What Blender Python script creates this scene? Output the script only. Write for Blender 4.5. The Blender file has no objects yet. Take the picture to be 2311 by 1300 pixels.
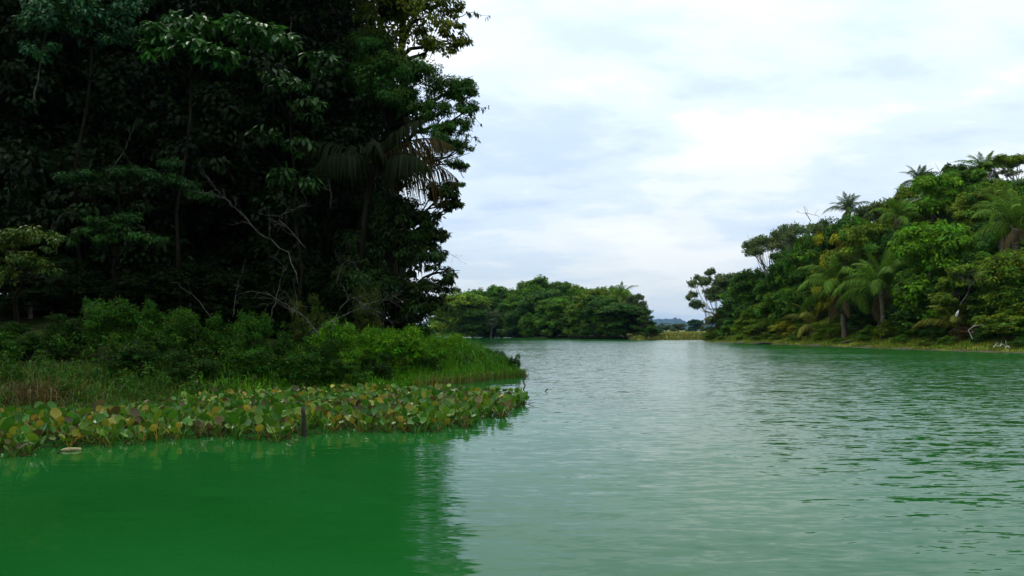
import bpy, math, random
import numpy as np
from mathutils import Vector, Matrix

PI = math.pi
S = bpy.context.scene
COL = S.collection

# ------------------------------------------------------------------ camera, sky, sun, exposure
F_PX, CX, HY, CAMZ = 2001.0, 1155.5, 746.0, 2.0        # focal length in photo pixels, centre column, horizon row, eye height
cam_d = bpy.data.cameras.new('camera'); cam = bpy.data.objects.new('camera', cam_d); COL.objects.link(cam)
cam.location = (0, 0, CAMZ); cam.rotation_euler = (PI / 2, 0, 0)
cam_d.sensor_width = 36.0; cam_d.lens = 36.0 * F_PX / 2311.0
cam_d.shift_y = (HY - 650.0) / 2311.0
cam_d.clip_start = 0.1; cam_d.clip_end = 40000
S.camera = cam

SUN_AZ, SUN_EL = math.radians(-38), math.radians(58)    # azimuth from +Y towards +X
sun_dir = Vector((math.sin(SUN_AZ) * math.cos(SUN_EL), math.cos(SUN_AZ) * math.cos(SUN_EL), math.sin(SUN_EL)))

world = bpy.data.worlds.new('World'); S.world = world; world.use_nodes = True
wt = world.node_tree; wt.nodes.clear()
def wn(t, **k):
    n = wt.nodes.new(t)
    for a, b in k.items(): setattr(n, a, b)
    return n
def wl(a, b): wt.links.new(a, b)
def wmath(op, a, b=None, c=None):
    n = wn('ShaderNodeMath', operation=op)
    for i, v in enumerate((a, b, c)):
        if v is None: continue
        if isinstance(v, (int, float)): n.inputs[i].default_value = v
        else: wl(v, n.inputs[i])
    return n.outputs[0]
def build_world():
    out = wn('ShaderNodeOutputWorld')
    sky = wn('ShaderNodeTexSky', sky_type='NISHITA', sun_disc=False)
    sky.sun_elevation = SUN_EL; sky.sun_rotation = SUN_AZ; sky.air_density = 1.0; sky.dust_density = 1.5
    bg_sky = wn('ShaderNodeBackground'); bg_sky.inputs['Strength'].default_value = 0.11
    wl(sky.outputs[0], bg_sky.inputs['Color'])
    tc = wn('ShaderNodeTexCoord'); sp = wn('ShaderNodeSeparateXYZ'); wl(tc.outputs['Generated'], sp.inputs[0])
    z = wmath('MAXIMUM', sp.outputs['Z'], 0.0)
    den = wmath('ADD', z, 0.19)
    px = wmath('DIVIDE', sp.outputs['X'], den); py = wmath('DIVIDE', sp.outputs['Y'], den)
    cb = wn('ShaderNodeCombineXYZ'); wl(px, cb.inputs[0]); wl(py, cb.inputs[1])
    mp = wn('ShaderNodeMapping'); wl(cb.outputs[0], mp.inputs[0])
    mp.inputs['Rotation'].default_value = (0, 0, math.radians(24)); mp.inputs['Scale'].default_value = (0.8, 1.0, 1)
    mp.inputs['Location'].default_value = (7.3, 2.2, 0)
    n1 = wn('ShaderNodeTexNoise'); n1.inputs['Scale'].default_value = 0.9; n1.inputs['Detail'].default_value = 7; n1.inputs['Roughness'].default_value = 0.55; n1.inputs['Distortion'].default_value = 0.35
    wl(mp.outputs[0], n1.inputs['Vector'])
    n2 = wn('ShaderNodeTexNoise'); n2.inputs['Scale'].default_value = 2.3; n2.inputs['Detail'].default_value = 6; n2.inputs['Roughness'].default_value = 0.55
    wl(mp.outputs[0], n2.inputs['Vector'])
    def ramp(fac, stops):
        r = wn('ShaderNodeValToRGB'); el = r.color_ramp.elements
        while len(el) > 1: el.remove(el[-1])
        el[0].position = stops[0][0]; el[0].color = (*stops[0][1], 1)
        for p, c in stops[1:]:
            e = el.new(p); e.color = (*c, 1)
        r.color_ramp.interpolation = 'EASE'
        wl(fac, r.inputs[0]); return r.outputs[0]
    mixn = wmath('ADD', wmath('MULTIPLY', n1.outputs[0], 0.6), wmath('MULTIPLY', n2.outputs[0], 0.4))
    cloud = ramp(mixn, [(0.40, (0.62, 0.745, 0.93)), (0.48, (0.77, 0.875, 0.98)), (0.54, (0.94, 0.98, 1.0)), (0.62, (1.07, 1.07, 1.06))])
    # overcast sky: luminance grows with elevation
    lum = wn('ShaderNodeMapRange'); lum.inputs['From Min'].default_value = 0.0; lum.inputs['From Max'].default_value = 1.0
    lum.inputs['To Min'].default_value = 0.86; lum.inputs['To Max'].default_value = 2.3
    wl(z, lum.inputs['Value'])
    lowc = ramp(z, [(0.0, (0.84, 0.885, 0.92)), (0.12, (0.93, 0.965, 1.0)), (0.3, (1, 1, 1))])
    m1 = wn('ShaderNodeMix', data_type='RGBA', blend_type='MULTIPLY'); m1.inputs[0].default_value = 1
    wl(cloud, m1.inputs[6]); wl(lowc, m1.inputs[7])
    bg_c = wn('ShaderNodeBackground'); wl(m1.outputs[2], bg_c.inputs['Color']); wl(lum.outputs[0], bg_c.inputs['Strength'])
    mx = wn('ShaderNodeMixShader'); mx.inputs[0].default_value = 0.9
    wl(bg_sky.outputs[0], mx.inputs[1]); wl(bg_c.outputs[0], mx.inputs[2]); wl(mx.outputs[0], out.inputs['Surface'])
build_world()

sd = bpy.data.lights.new('sun', 'SUN'); sun = bpy.data.objects.new('sun', sd); COL.objects.link(sun)
sd.energy = 1.5; sd.angle = math.radians(14); sd.color = (1.0, 0.95, 0.86)
sun.rotation_euler = sun_dir.to_track_quat('Z', 'Y').to_euler(); sun.location = (0, 0, 60)

S.view_settings.view_transform = 'Standard'; S.view_settings.look = 'None'
S.view_settings.exposure = 0.07; S.view_settings.gamma = 1.0; S.view_settings.use_curve_mapping = False
S.render.engine = 'CYCLES'
S.cycles.use_denoising = True
S.cycles.max_bounces = 6; S.cycles.diffuse_bounces = 3; S.cycles.glossy_bounces = 3; S.cycles.transmission_bounces = 4
S.cycles.volume_bounces = 0; S.cycles.transparent_max_bounces = 4
S.cycles.caustics_reflective = False; S.cycles.caustics_refractive = False

# ------------------------------------------------------------------ helpers
def wpt(px, py, Y): return np.array(((px - CX) / F_PX * Y, Y, CAMZ + (HY - py) / F_PX * Y))
def wx(px, Y): return (px - CX) / F_PX * Y
def nrm(v): return v / np.maximum(np.linalg.norm(v, axis=-1, keepdims=True), 1e-9)

class MB:
    """collects vertices, quads and triangles of ONE mesh"""
    def __init__(s): s.v, s.t, s.q, s.tr, s.n = [], [], [], [], 0
    def add(s, V, quads=None, tris=None, tint=None):
        V = np.asarray(V, float).reshape(-1, 3)
        if quads is not None and len(quads): s.q.append(np.asarray(quads, int).reshape(-1, 4) + s.n)
        if tris is not None and len(tris): s.tr.append(np.asarray(tris, int).reshape(-1, 3) + s.n)
        s.v.append(V); s.n += len(V)
        if tint is None: tint = np.ones((len(V), 3))
        s.t.append(np.broadcast_to(np.asarray(tint, float), (len(V), 3)))
    def mesh(s, name, mat, smooth=False):
        me = bpy.data.meshes.new(name)
        V = np.concatenate(s.v) if s.v else np.zeros((0, 3))
        Q = np.concatenate(s.q) if s.q else np.zeros((0, 4), int)
        T = np.concatenate(s.tr) if s.tr else np.zeros((0, 3), int)
        me.vertices.add(len(V)); me.vertices.foreach_set('co', V.astype(np.float32).ravel())
        nl = len(Q) * 4 + len(T) * 3
        me.loops.add(nl); me.loops.foreach_set('vertex_index', np.concatenate((Q.ravel(), T.ravel())).astype(np.int32))
        me.polygons.add(len(Q) + len(T))
        st = np.concatenate((np.arange(len(Q)) * 4, len(Q) * 4 + np.arange(len(T)) * 3)).astype(np.int32)
        me.polygons.foreach_set('loop_start', st)
        if smooth: me.polygons.foreach_set('use_smooth', np.ones(len(Q) + len(T), bool))
        me.update(calc_edges=True)
        ca = me.color_attributes.new('tint', 'FLOAT_COLOR', 'POINT')
        c4 = np.ones((len(V), 4), np.float32); c4[:, :3] = np.concatenate(s.t) if s.t else 1
        ca.data.foreach_set('color', c4.ravel())
        me.materials.append(mat)
        return me

def tube(mb, pts, rad, sides=6, tint=None, rng=None, jit=0.0, cap=True):
    pts = np.asarray(pts, float); n = len(pts); rad = np.broadcast_to(np.asarray(rad, float), (n,))
    d = nrm(np.gradient(pts, axis=0))
    up = np.where(np.abs(d[:, 2:3]) > 0.9, np.array([[1.0, 0, 0]]), np.array([[0, 0, 1.0]]))
    a = nrm(np.cross(up, d)); b = np.cross(d, a)
    th = np.arange(sides) / sides * 2 * PI
    R = rad[:, None] * (1 + (rng.normal(0, jit, (n, sides)) if rng is not None and jit else 0))
    V = pts[:, None] + R[..., None] * (np.cos(th)[None, :, None] * a[:, None] + np.sin(th)[None, :, None] * b[:, None])
    q = []
    for i in range(n - 1):
        for k in range(sides):
            k2 = (k + 1) % sides; q.append((i * sides + k, i * sides + k2, (i + 1) * sides + k2, (i + 1) * sides + k))
    V = V.reshape(-1, 3); t = []
    if cap:
        e = n * sides; V = np.vstack((V, pts[0], pts[-1]))
        for k in range(sides):
            k2 = (k + 1) % sides; t.append((e, k2, k)); t.append((e + 1, (n - 1) * sides + k, (n - 1) * sides + k2))
    mb.add(V, q, t, tint)

def bent(p0, p1, n, rng, wob=0.06, sag=0.0):
    p0 = np.asarray(p0, float); p1 = np.asarray(p1, float)
    t = np.linspace(0, 1, n)[:, None]; L = np.linalg.norm(p1 - p0)
    w = np.cumsum(rng.normal(0, 1, (n, 3)), axis=0); w = w - w[0] - t * (w[-1] - w[0])
    p = p0 + (p1 - p0) * t + w * wob * L / math.sqrt(n)
    p[:, 2] += sag * L * 4 * (t * (1 - t))[:, 0]
    return p

def leafset(mb, P, A, N, L, Wd, tint, fold=0.12, pos=0.45):
    """one folded diamond per leaf"""
    A = nrm(A); B = nrm(np.cross(N, A)); N = np.cross(A, B)
    L = np.broadcast_to(L, (len(P),))[:, None]; Wd = np.broadcast_to(Wd, (len(P),))[:, None]
    m = P + A * L * pos + N * Wd * fold
    V = np.stack((P, m + B * Wd / 2, P + A * L - N * L * 0.08, m - B * Wd / 2), 1).reshape(-1, 3)
    q = np.arange(len(P) * 4).reshape(-1, 4)
    mb.add(V, q, None, np.repeat(tint, 4, axis=0))

def foliage(mb, rng, lobes, clumps, leaves, L, Wd, flat=0.75, droop=0.3, huevar=0.18, csize=0.40, upmin=-0.55, sparse=1.0):
    """lobes (x,y,z,r) -> clumps over each lobe -> leaf faces in each clump; every leaf a real face"""
    lb = np.asarray(lobes, float)
    nc = np.maximum(4, (clumps * (lb[:, 3] / lb[:, 3].mean()) ** 1.6)).astype(int)
    c = np.repeat(lb, nc, axis=0); n = len(c)
    u = rng.normal(0, 1, (n, 3)); u[:, 2] = np.abs(u[:, 2]) * np.where(rng.random(n) < 0.74, 1, -1); u = nrm(u)
    rr = c[:, 3] * rng.uniform(0.45, 1.05, n)
    cp = c[:, :3] + u * rr[:, None] * np.array((1, 1, flat))
    cr = c[:, 3] * csize * rng.uniform(0.6, 1.4, n)
    hue = rng.normal(0, huevar, n); val = np.exp(rng.normal(0, 0.24, n))
    k = np.maximum(5, leaves * rng.uniform(0.6, 1.4, n)).astype(int)
    idx = np.repeat(np.arange(n), k); m = len(idx)
    v = nrm(rng.normal(0, 1, (m, 3)))
    rad = cr[idx] * rng.random(m) ** 0.45
    P = cp[idx] + v * rad[:, None] * np.array((1, 1, 0.62))
    N = nrm(0.55 * v + 0.45 * u[idx] + np.array((0, 0, 0.55)) + rng.normal(0, 0.38, (m, 3)))
    A = rng.normal(0, 0.6, (m, 3)) + 0.7 * v + 0.5 * u[idx]; A[:, 2] -= droop * 1.6
    A = A - N * np.sum(A * N, axis=1, keepdims=True) * 0.85
    lv = val[idx] * np.exp(rng.normal(0, 0.16, m)); h = hue[idx] + rng.normal(0, huevar * 0.5, m)
    tint = np.stack((lv * (1 + 0.9 * h), lv, lv * (1 - 0.6 * h)), 1).clip(0.15, 2.6)
    leafset(mb, P, A, N, L * rng.uniform(0.65, 1.25, m), Wd * rng.uniform(0.7, 1.2, m), tint)

def tag(o, label=None, cat=None, group=None, kind=None):
    if label: o['label'] = label
    if cat: o['category'] = cat
    if group: o['group'] = group
    if kind: o['kind'] = kind
    return o
def obj(name, me, parent=None, loc=(0, 0, 0), rot=(0, 0, 0), sc=(1, 1, 1), color=None):
    o = bpy.data.objects.new(name, me); COL.objects.link(o)
    if parent: o.parent = parent
    o.location = [float(x) for x in loc]; o.rotation_euler = rot; o.scale = sc
    if color is not None: o.color = (*color, 1)
    return o
def thing(name, label, cat, loc, rotz=0, group=None, sc=(1, 1, 1)):
    return tag(obj(name, None, None, loc, (0, 0, rotz), sc), label, cat, group)

# ------------------------------------------------------------------ materials
def newmat(name):
    m = bpy.data.materials.new(name); m.use_nodes = True; nt = m.node_tree; nt.nodes.clear()
    out = nt.nodes.new('ShaderNodeOutputMaterial')
    return m, nt, out
def N_(nt, t, **k):
    n = nt.nodes.new(t)
    for a, b in k.items(): setattr(n, a, b)
    return n
def leaf_mat(name, transl=0.28, rough=0.6, spec=0.05):
    """leaf colour = object colour x per-leaf variation; thin leaf lets some light through"""
    m, nt, out = newmat(name)
    oi = N_(nt, 'ShaderNodeObjectInfo'); at = N_(nt, 'ShaderNodeVertexColor'); at.layer_name = 'tint'
    mx = N_(nt, 'ShaderNodeMix', data_type='RGBA', blend_type='MULTIPLY'); mx.inputs[0].default_value = 1
    nt.links.new(oi.outputs['Color'], mx.inputs[6]); nt.links.new(at.outputs['Color'], mx.inputs[7])
    p = N_(nt, 'ShaderNodeBsdfPrincipled'); p.inputs['Roughness'].default_value = rough; p.inputs['Specular IOR Level'].default_value = spec
    tr = N_(nt, 'ShaderNodeBsdfTranslucent'); ms = N_(nt, 'ShaderNodeMixShader'); ms.inputs[0].default_value = transl
    nt.links.new(mx.outputs[2], p.inputs['Base Color']); nt.links.new(mx.outputs[2], tr.inputs['Color'])
    nt.links.new(p.outputs[0], ms.inputs[1]); nt.links.new(tr.outputs[0], ms.inputs[2]); nt.links.new(ms.outputs[0], out.inputs[0])
    return m
def noise_mat(name, c1, c2, scale=1.0, rough=0.9, bump=0.0, c3=None, stretch=(1, 1, 1), coord='Object'):
    m, nt, out = newmat(name)
    tc = N_(nt, 'ShaderNodeTexCoord'); mp = N_(nt, 'ShaderNodeMapping'); mp.inputs['Scale'].default_value = stretch
    nt.links.new(tc.outputs[coord], mp.inputs[0])
    no = N_(nt, 'ShaderNodeTexNoise'); no.inputs['Scale'].default_value = scale; no.inputs['Detail'].default_value = 8; no.inputs['Roughness'].default_value = 0.65
    nt.links.new(mp.outputs[0], no.inputs['Vector'])
    r = N_(nt, 'ShaderNodeValToRGB'); r.color_ramp.elements[0].position = 0.36; r.color_ramp.elements[1].position = 0.66
    r.color_ramp.elements[0].color = (*c1, 1); r.color_ramp.elements[1].color = (*c2, 1)
    if c3: e = r.color_ramp.elements.new(0.52); e.color = (*c3, 1)
    nt.links.new(no.outputs[0], r.inputs[0])
    p = N_(nt, 'ShaderNodeBsdfPrincipled'); p.inputs['Roughness'].default_value = rough; p.inputs['Specular IOR Level'].default_value = 0.0 if rough > 0.85 else 0.25
    nt.links.new(r.outputs[0], p.inputs['Base Color'])
    if bump:
        b = N_(nt, 'ShaderNodeBump'); b.inputs['Strength'].default_value = bump; b.inputs['Distance'].default_value = 0.1
        nt.links.new(no.outputs[0], b.inputs['Height']); nt.links.new(b.outputs[0], p.inputs['Normal'])
    nt.links.new(p.outputs[0], out.inputs[0])
    return m

M_LEAF = leaf_mat('leaf')
M_GLOSS = leaf_mat('glossy_leaf', 0.22, 0.36, 0.2)
M_DULL = leaf_mat('shade_leaf', 0.2, 0.45, 0.08)
M_GRASS = leaf_mat('grass_blade', 0.3, 0.5, 0.08)
M_FLOWER = leaf_mat('petal', 0.2, 0.6, 0.2)
M_BARK = noise_mat('bark', (0.045, 0.035, 0.025), (0.16, 0.14, 0.11), 3.0, 0.9, 0.5, stretch=(1, 1, 0.3))
M_SHADEBARK = noise_mat('shaded_bark', (0.007, 0.006, 0.004), (0.024, 0.021, 0.014), 3.0, 0.95, 0.5, stretch=(1, 1, 0.3))  # near-forest shade put into the bark colour, so trunks sink into the dark
M_PALEBARK = noise_mat('pale_bark', (0.16, 0.14, 0.11), (0.36, 0.34, 0.29), 2.5, 0.9, 0.4, stretch=(1, 1, 0.3))
M_DEAD = noise_mat('dead_wood', (0.035, 0.032, 0.025), (0.125, 0.115, 0.095), 5.0, 0.9, 0.3)
M_WET = noise_mat('wet_dark_wood', (0.008, 0.006, 0.005), (0.03, 0.022, 0.016), 8.0, 0.5, 0.4)
M_DRIFT = noise_mat('bleached_wood', (0.35, 0.33, 0.29), (0.6, 0.57, 0.5), 6.0, 0.8, 0.3)
M_PALMTRUNK = noise_mat('palm_trunk', (0.06, 0.05, 0.03), (0.20, 0.17, 0.11), 2.2, 0.95, 0.7, stretch=(1, 1, 2.5))
M_SOIL = noise_mat('forest_floor', (0.012, 0.014, 0.006), (0.03, 0.042, 0.010), 0.6, 0.95, 0.5, (0.02, 0.026, 0.008))
M_SHORE = noise_mat('grassy_shore', (0.07, 0.085, 0.018), (0.15, 0.15, 0.035), 0.35, 0.95, 0.4, (0.10, 0.12, 0.02))
M_MUD = noise_mat('wet_mud', (0.022, 0.018, 0.008), (0.062, 0.050, 0.022), 0.9, 0.8, 0.5)
M_MEADOW = noise_mat('dry_meadow', (0.13, 0.15, 0.04), (0.24, 0.22, 0.075), 0.05, 0.95, 0.3, (0.18, 0.19, 0.05))
M_FARHILL = noise_mat('far_forest', (0.008, 0.018, 0.010), (0.022, 0.036, 0.016), 0.02, 0.95, 0.3)
M_BED = noise_mat('lake_bed', (0.04, 0.05, 0.02), (0.08, 0.08, 0.04), 0.2)

def water_mat():
    m, nt, out = newmat('lake_water')
    geo = N_(nt, 'ShaderNodeNewGeometry')
    def noise(rot, sc, scale, detail, rough, dist=0.0):
        mp = N_(nt, 'ShaderNodeMapping'); mp.inputs['Rotation'].default_value = (0, 0, math.radians(rot)); mp.inputs['Scale'].default_value = sc
        nt.links.new(geo.outputs['Position'], mp.inputs[0])
        no = N_(nt, 'ShaderNodeTexNoise'); no.inputs['Scale'].default_value = scale; no.inputs['Detail'].default_value = detail
        no.inputs['Roughness'].default_value = rough; no.inputs['Distortion'].default_value = dist
        nt.links.new(mp.outputs[0], no.inputs['Vector']); return no.outputs[0]
    def ma(op, a, b):
        n = N_(nt, 'ShaderNodeMath', operation=op)
        for i, v in enumerate((a, b)):
            if isinstance(v, (int, float)): n.inputs[i].default_value = v
            else: nt.links.new(v, n.inputs[i])
        return n.outputs[0]
    def slope(rot, sc, scale, detail, rough, dist, kx, ky):
        mp = N_(nt, 'ShaderNodeMapping'); mp.inputs['Rotation'].default_value = (0, 0, math.radians(rot)); mp.inputs['Scale'].default_value = sc
        nt.links.new(geo.outputs['Position'], mp.inputs[0])
        no = N_(nt, 'ShaderNodeTexNoise'); no.inputs['Scale'].default_value = scale; no.inputs['Detail'].default_value = detail
        no.inputs['Roughness'].default_value = rough; no.inputs['Distortion'].default_value = dist
        nt.links.new(mp.outputs[0], no.inputs['Vector'])
        v = N_(nt, 'ShaderNodeVectorMath', operation='SUBTRACT'); nt.links.new(no.outputs['Color'], v.inputs[0]); v.inputs[1].default_value = (.5, .5, .5)
        w = N_(nt, 'ShaderNodeVectorMath', operation='MULTIPLY'); nt.links.new(v.outputs[0], w.inputs[0]); w.inputs[1].default_value = (kx, ky, 0)
        return w.outputs[0]
    def vadd(a, b):
        v = N_(nt, 'ShaderNodeVectorMath', operation='ADD')
        for i, q in enumerate((a, b)):
            if isinstance(q, tuple): v.inputs[i].default_value = q
            else: nt.links.new(q, v.inputs[i])
        return v.outputs[0]
    sl = vadd(vadd(slope(-10, (0.40, 1.3, 1), 4.0, 3.0, 0.6, 0.4, 0.17, 0.56), slope(-16, (0.40, 1.2, 1), 1.6, 2.0, 0.5, 0.3, 0.05, 0.11)), slope(6, (0.6, 1.7, 1), 9.0, 2.0, 0.5, 0.0, 0.14, 0.34))
    sl = vadd(sl, (0.0, -0.062, 0.0))   # constant tilt added to the ripples so they reflect higher, brighter sky
    gust = noise(0, (0.6, 1.0, 1), 0.06, 3.0, 0.5)
    # open water on the right is more exposed to the breeze than the lee of the trees
    sp = N_(nt, 'ShaderNodeSeparateXYZ'); nt.links.new(geo.outputs['Position'], sp.inputs[0])
    ex = N_(nt, 'ShaderNodeMapRange'); ex.inputs['From Min'].default_value = -5; ex.inputs['From Max'].default_value = 10
    ex.inputs['To Min'].default_value = 0.17; ex.inputs['To Max'].default_value = 1.0
    nt.links.new(sp.outputs[0], ex.inputs['Value'])
    gm = N_(nt, 'ShaderNodeMapRange'); gm.inputs['From Min'].default_value = 0.35; gm.inputs['From Max'].default_value = 0.65
    gm.inputs['To Min'].default_value = 0.7; gm.inputs['To Max'].default_value = 1.1
    nt.links.new(gust, gm.inputs['Value'])
    sc_ = N_(nt, 'ShaderNodeVectorMath', operation='SCALE'); nt.links.new(sl, sc_.inputs[0]); ex2 = N_(nt, 'ShaderNodeMapRange'); ex2.inputs['From Min'].default_value = 6; ex2.inputs['From Max'].default_value = 38
    ex2.inputs['To Min'].default_value = 1.0; ex2.inputs['To Max'].default_value = 1.45; nt.links.new(sp.outputs[0], ex2.inputs['Value'])
    nt.links.new(ma('MULTIPLY', ma('MULTIPLY', ex.outputs[0], ex2.outputs[0]), gm.outputs[0]), sc_.inputs['Scale'])
    b = N_(nt, 'ShaderNodeVectorMath', operation='NORMALIZE'); nt.links.new(vadd(sc_.outputs[0], (0, 0, 1)), b.inputs[0])
    p = N_(nt, 'ShaderNodeBsdfPrincipled')
    silt = noise(12, (0.7, 1.0, 1), 0.11, 5.0, 0.6, 0.8)
    rp = N_(nt, 'ShaderNodeValToRGB'); rp.color_ramp.elements[0].position = 0.33; rp.color_ramp.elements[1].position = 0.68
    rp.color_ramp.elements[0].color = (0.0042, 0.056, 0.0075, 1); rp.color_ramp.elements[1].color = (0.0075, 0.078, 0.0145, 1)
    nt.links.new(silt, rp.inputs[0]); nt.links.new(rp.outputs[0], p.inputs['Base Color'])
    p.inputs['Roughness'].default_value = 0.06; p.inputs['IOR'].default_value = 1.333; p.inputs['Specular IOR Level'].default_value = 0.2
    nt.links.new(b.outputs[0], p.inputs['Normal']); nt.links.new(p.outputs[0], out.inputs[0])
    return m
M_WATER = water_mat()

# ------------------------------------------------------------------ the setting
BIG = 11000.0
def sheet(name, z, mat, x0=-BIG, x1=BIG, y0=-BIG, y1=BIG):
    mb = MB(); mb.add([(x0, y0, z), (x1, y0, z), (x1, y1, z), (x0, y1, z)], [(0, 1, 2, 3)])
    return tag(obj(name, mb.mesh(name, mat)), kind='structure')
sheet('ground', -3.0, M_BED)
sheet('water', 0.0, M_WATER)

def poly_sd(poly, X, Y):
    """signed distance to a polygon, positive inside"""
    P = np.asarray(poly, float); Q = np.roll(P, -1, axis=0)
    d = np.full(X.shape, 1e9); ins = np.zeros(X.shape, bool)
    for (ax, ay), (bx, by) in zip(P, Q):
        ex, ey = bx - ax, by - ay
        t = np.clip(((X - ax) * ex + (Y - ay) * ey) / (ex * ex + ey * ey), 0, 1)
        d = np.minimum(d, np.hypot(X - ax - t * ex, Y - ay - t * ey))
        c = ((ay > Y) != (by > Y)) & (X < (bx - ax) * (Y - ay) / (by - ay + 1e-12) + ax)
        ins ^= c
    return np.where(ins, d, -d)
_rs = np.random.RandomState(5)
_ph = _rs.uniform(0, 6.28, (12,)); _dr = _rs.uniform(0, 6.28, (12,))
def rumple(X, Y, wl):
    s = 0
    for i in range(12):
        k = 2 * PI / (wl * (0.5 + 0.13 * i)); s = s + np.sin(k * (X * math.cos(_dr[i]) + Y * math.sin(_dr[i])) + _ph[i]) / 12 ** 0.5
    return s

POLY_BANK = [(-150, 14), (-60, 15.5), (-30, 17.5), (-14.5, 20.5), (-8, 25), (-4.6, 29.3), (-2.6, 33), (-0.9, 36.2), (0.45, 38.3), (-0.2, 40.5), (-2.2, 47), (-5.5, 60), (-16, 85), (-60, 115), (-150, 125)]
def h_bank(X, Y):
    d = poly_sd(POLY_BANK, X, Y)
    return np.where(d < 0, d * 0.35, 0.10 * np.minimum(d, 4) + 0.16 * np.clip(d - 3, 0, 25) + 0.07 * rumple(X, Y, 3.0) * np.clip(d, 0, 1))
POLY_HILL = [(33, 153), (36, 140), (38.4, 124.5), (40, 108), (40.6, 100), (41.3, 95), (42.3, 89), (43.4, 83), (45, 77), (50, 64), (62, 50), (90, 36), (190, 30), (230, 120), (190, 260), (110, 255), (62, 205), (38, 165)]
def h_hill(X, Y):
    d = poly_sd(POLY_HILL, X, Y)
    return np.where(d < 0, d * 0.4, 0.15 * np.minimum(d, 6.5) + 0.66 * np.clip(d - 6.0, 0, 26) ** 0.97 + 0.10 * np.clip(d - 29, 0, 60) + 0.12 * rumple(X, Y, 7) * np.clip(d / 3, 0, 1))
POLY_HEAD = [(29.2, 182), (26, 196), (18, 208), (9, 226), (0, 250), (-9, 280), (-30, 325), (-80, 380), (-160, 400), (-150, 520), (-20, 440), (20, 330), (34, 240), (33.5, 195)]
def h_head(X, Y):
    d = poly_sd(POLY_HEAD, X, Y)
    return np.where(d < 0, d * 0.3, 0.10 * np.minimum(d, 8) + 0.05 * np.clip(d - 8, 0, 50) + 0.08 * rumple(X, Y, 9) * np.clip(d / 3, 0, 1))
POLY_MEAD = [(26, 189), (34, 187.5), (45, 188), (70, 230), (200, 300), (1500, 400), (9000, 6000), (9000, 10500), (-9000, 10500), (-9000, 6000), (-1200, 600), (-150, 480), (15, 330), (27, 240)]
def h_mead(X, Y):
    d = poly_sd(POLY_MEAD, X, Y)
    return np.where(d < 0, np.maximum(d * 0.3, -2), 0.28 * np.minimum(d, 3) + 0.004 * np.clip(d - 3, 0, 120) + 0.08 * rumple(X, Y, 14) * np.clip(d / 5, 0, 1))
def terrain(name, fn, xs, ys, mats, slot=None):
    X, Y = np.meshgrid(xs, ys); Z = fn(X, Y); nx, ny = len(xs), len(ys)
    i = np.arange(nx * ny).reshape(ny, nx)
    q = np.stack((i[:-1, :-1], i[:-1, 1:], i[1:, 1:], i[1:, :-1]), -1).reshape(-1, 4)
    zq = Z.ravel()[q]; q = q[zq.max(1) > -0.9]
    mb = MB(); mb.add(np.stack((X, Y, Z), -1).reshape(-1, 3), q)
    me = mb.mesh(name, mats[0], True)
    for mt in mats[1:]: me.materials.append(mt)
    if slot is not None:
        zc = Z.ravel()[q].mean(1); me.polygons.foreach_set('material_index', np.where(zc > slot, 1, np.where(zc < 0.14, len(mats) - 1, 0)).astype(np.int32))
    return tag(obj(name, me), kind='structure')
terrain('river_bank', h_bank, np.arange(-80, 3, 0.55), np.arange(12, 122, 0.55), [M_SOIL])
terrain('hill', h_hill, np.arange(26, 200, 1.2), np.arange(28, 262, 1.2), [M_SHORE, M_SOIL, M_MUD], 1.3)
terrain('headland', h_head, np.arange(-165, 42, 2.0), np.arange(174, 530, 2.0), [M_SOIL])
def geom(a, b, n): return np.concatenate(([0], np.cumsum(np.geomspace(1, 60, n - 1)))) / np.cumsum(np.geomspace(1, 60, n - 1))[-1] * (b - a) + a
terrain('meadow', h_mead, np.concatenate((-geom(-14, 9000, 70)[::-1][:-1], np.arange(14.5, 80, 1.5), geom(80, 9000, 60))), geom(182, 10500, 150), [M_MEADOW])

def far_hill(name, x0, x1, Y, zmax, seed, thick):
    rng = np.random.RandomState(seed); n, m = 120, 14
    xs = np.linspace(x0, x1, n); prof = np.sin(np.linspace(0, PI, n)) ** 0.55
    prof = prof * (0.78 + 0.22 * np.cumsum(rng.normal(0, 0.13, n)).clip(-1, 1)) + rng.normal(0, 0.018, n)
    v = np.linspace(-1, 1, m)
    X, Vv = np.meshgrid(xs, v); Z = zmax * prof[None] * (1 - Vv ** 2) + rng.normal(0, 0.012, X.shape) * zmax - 1
    i = np.arange(n * m).reshape(m, n); q = np.stack((i[:-1, :-1], i[:-1, 1:], i[1:, 1:], i[1:, :-1]), -1).reshape(-1, 4)
    mb = MB(); mb.add(np.stack((X, Y + Vv * thick, Z), -1).reshape(-1, 3), q)
    return tag(obj(name, mb.mesh(name, M_FARHILL, True)), kind='structure')
far_hill('distant_hill', wx(1430, 10000), wx(1575, 10000), 10000, 240, 3, 400)
far_hill('distant_hill', wx(1520, 9000), wx(1800, 9000), 9000, 110, 8, 400)

# ------------------------------------------------------------------ tree kinds
DARK = (0.034, 0.088, 0.008); DEEP_SHADE = (0.006, 0.015, 0.002); MID = (0.062, 0.145, 0.008); BRIGHT = (0.082, 0.190, 0.006); OLIVE = (0.092, 0.150, 0.009)  # the deep green has forest shade put into the leaf colour
YEL = (0.22, 0.22, 0.010); LIME = (0.118, 0.20, 0.010); GREY = (0.080, 0.118, 0.036); BROWN = (0.11, 0.075, 0.02); TEAL = (0.022, 0.068, 0.024)

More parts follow.
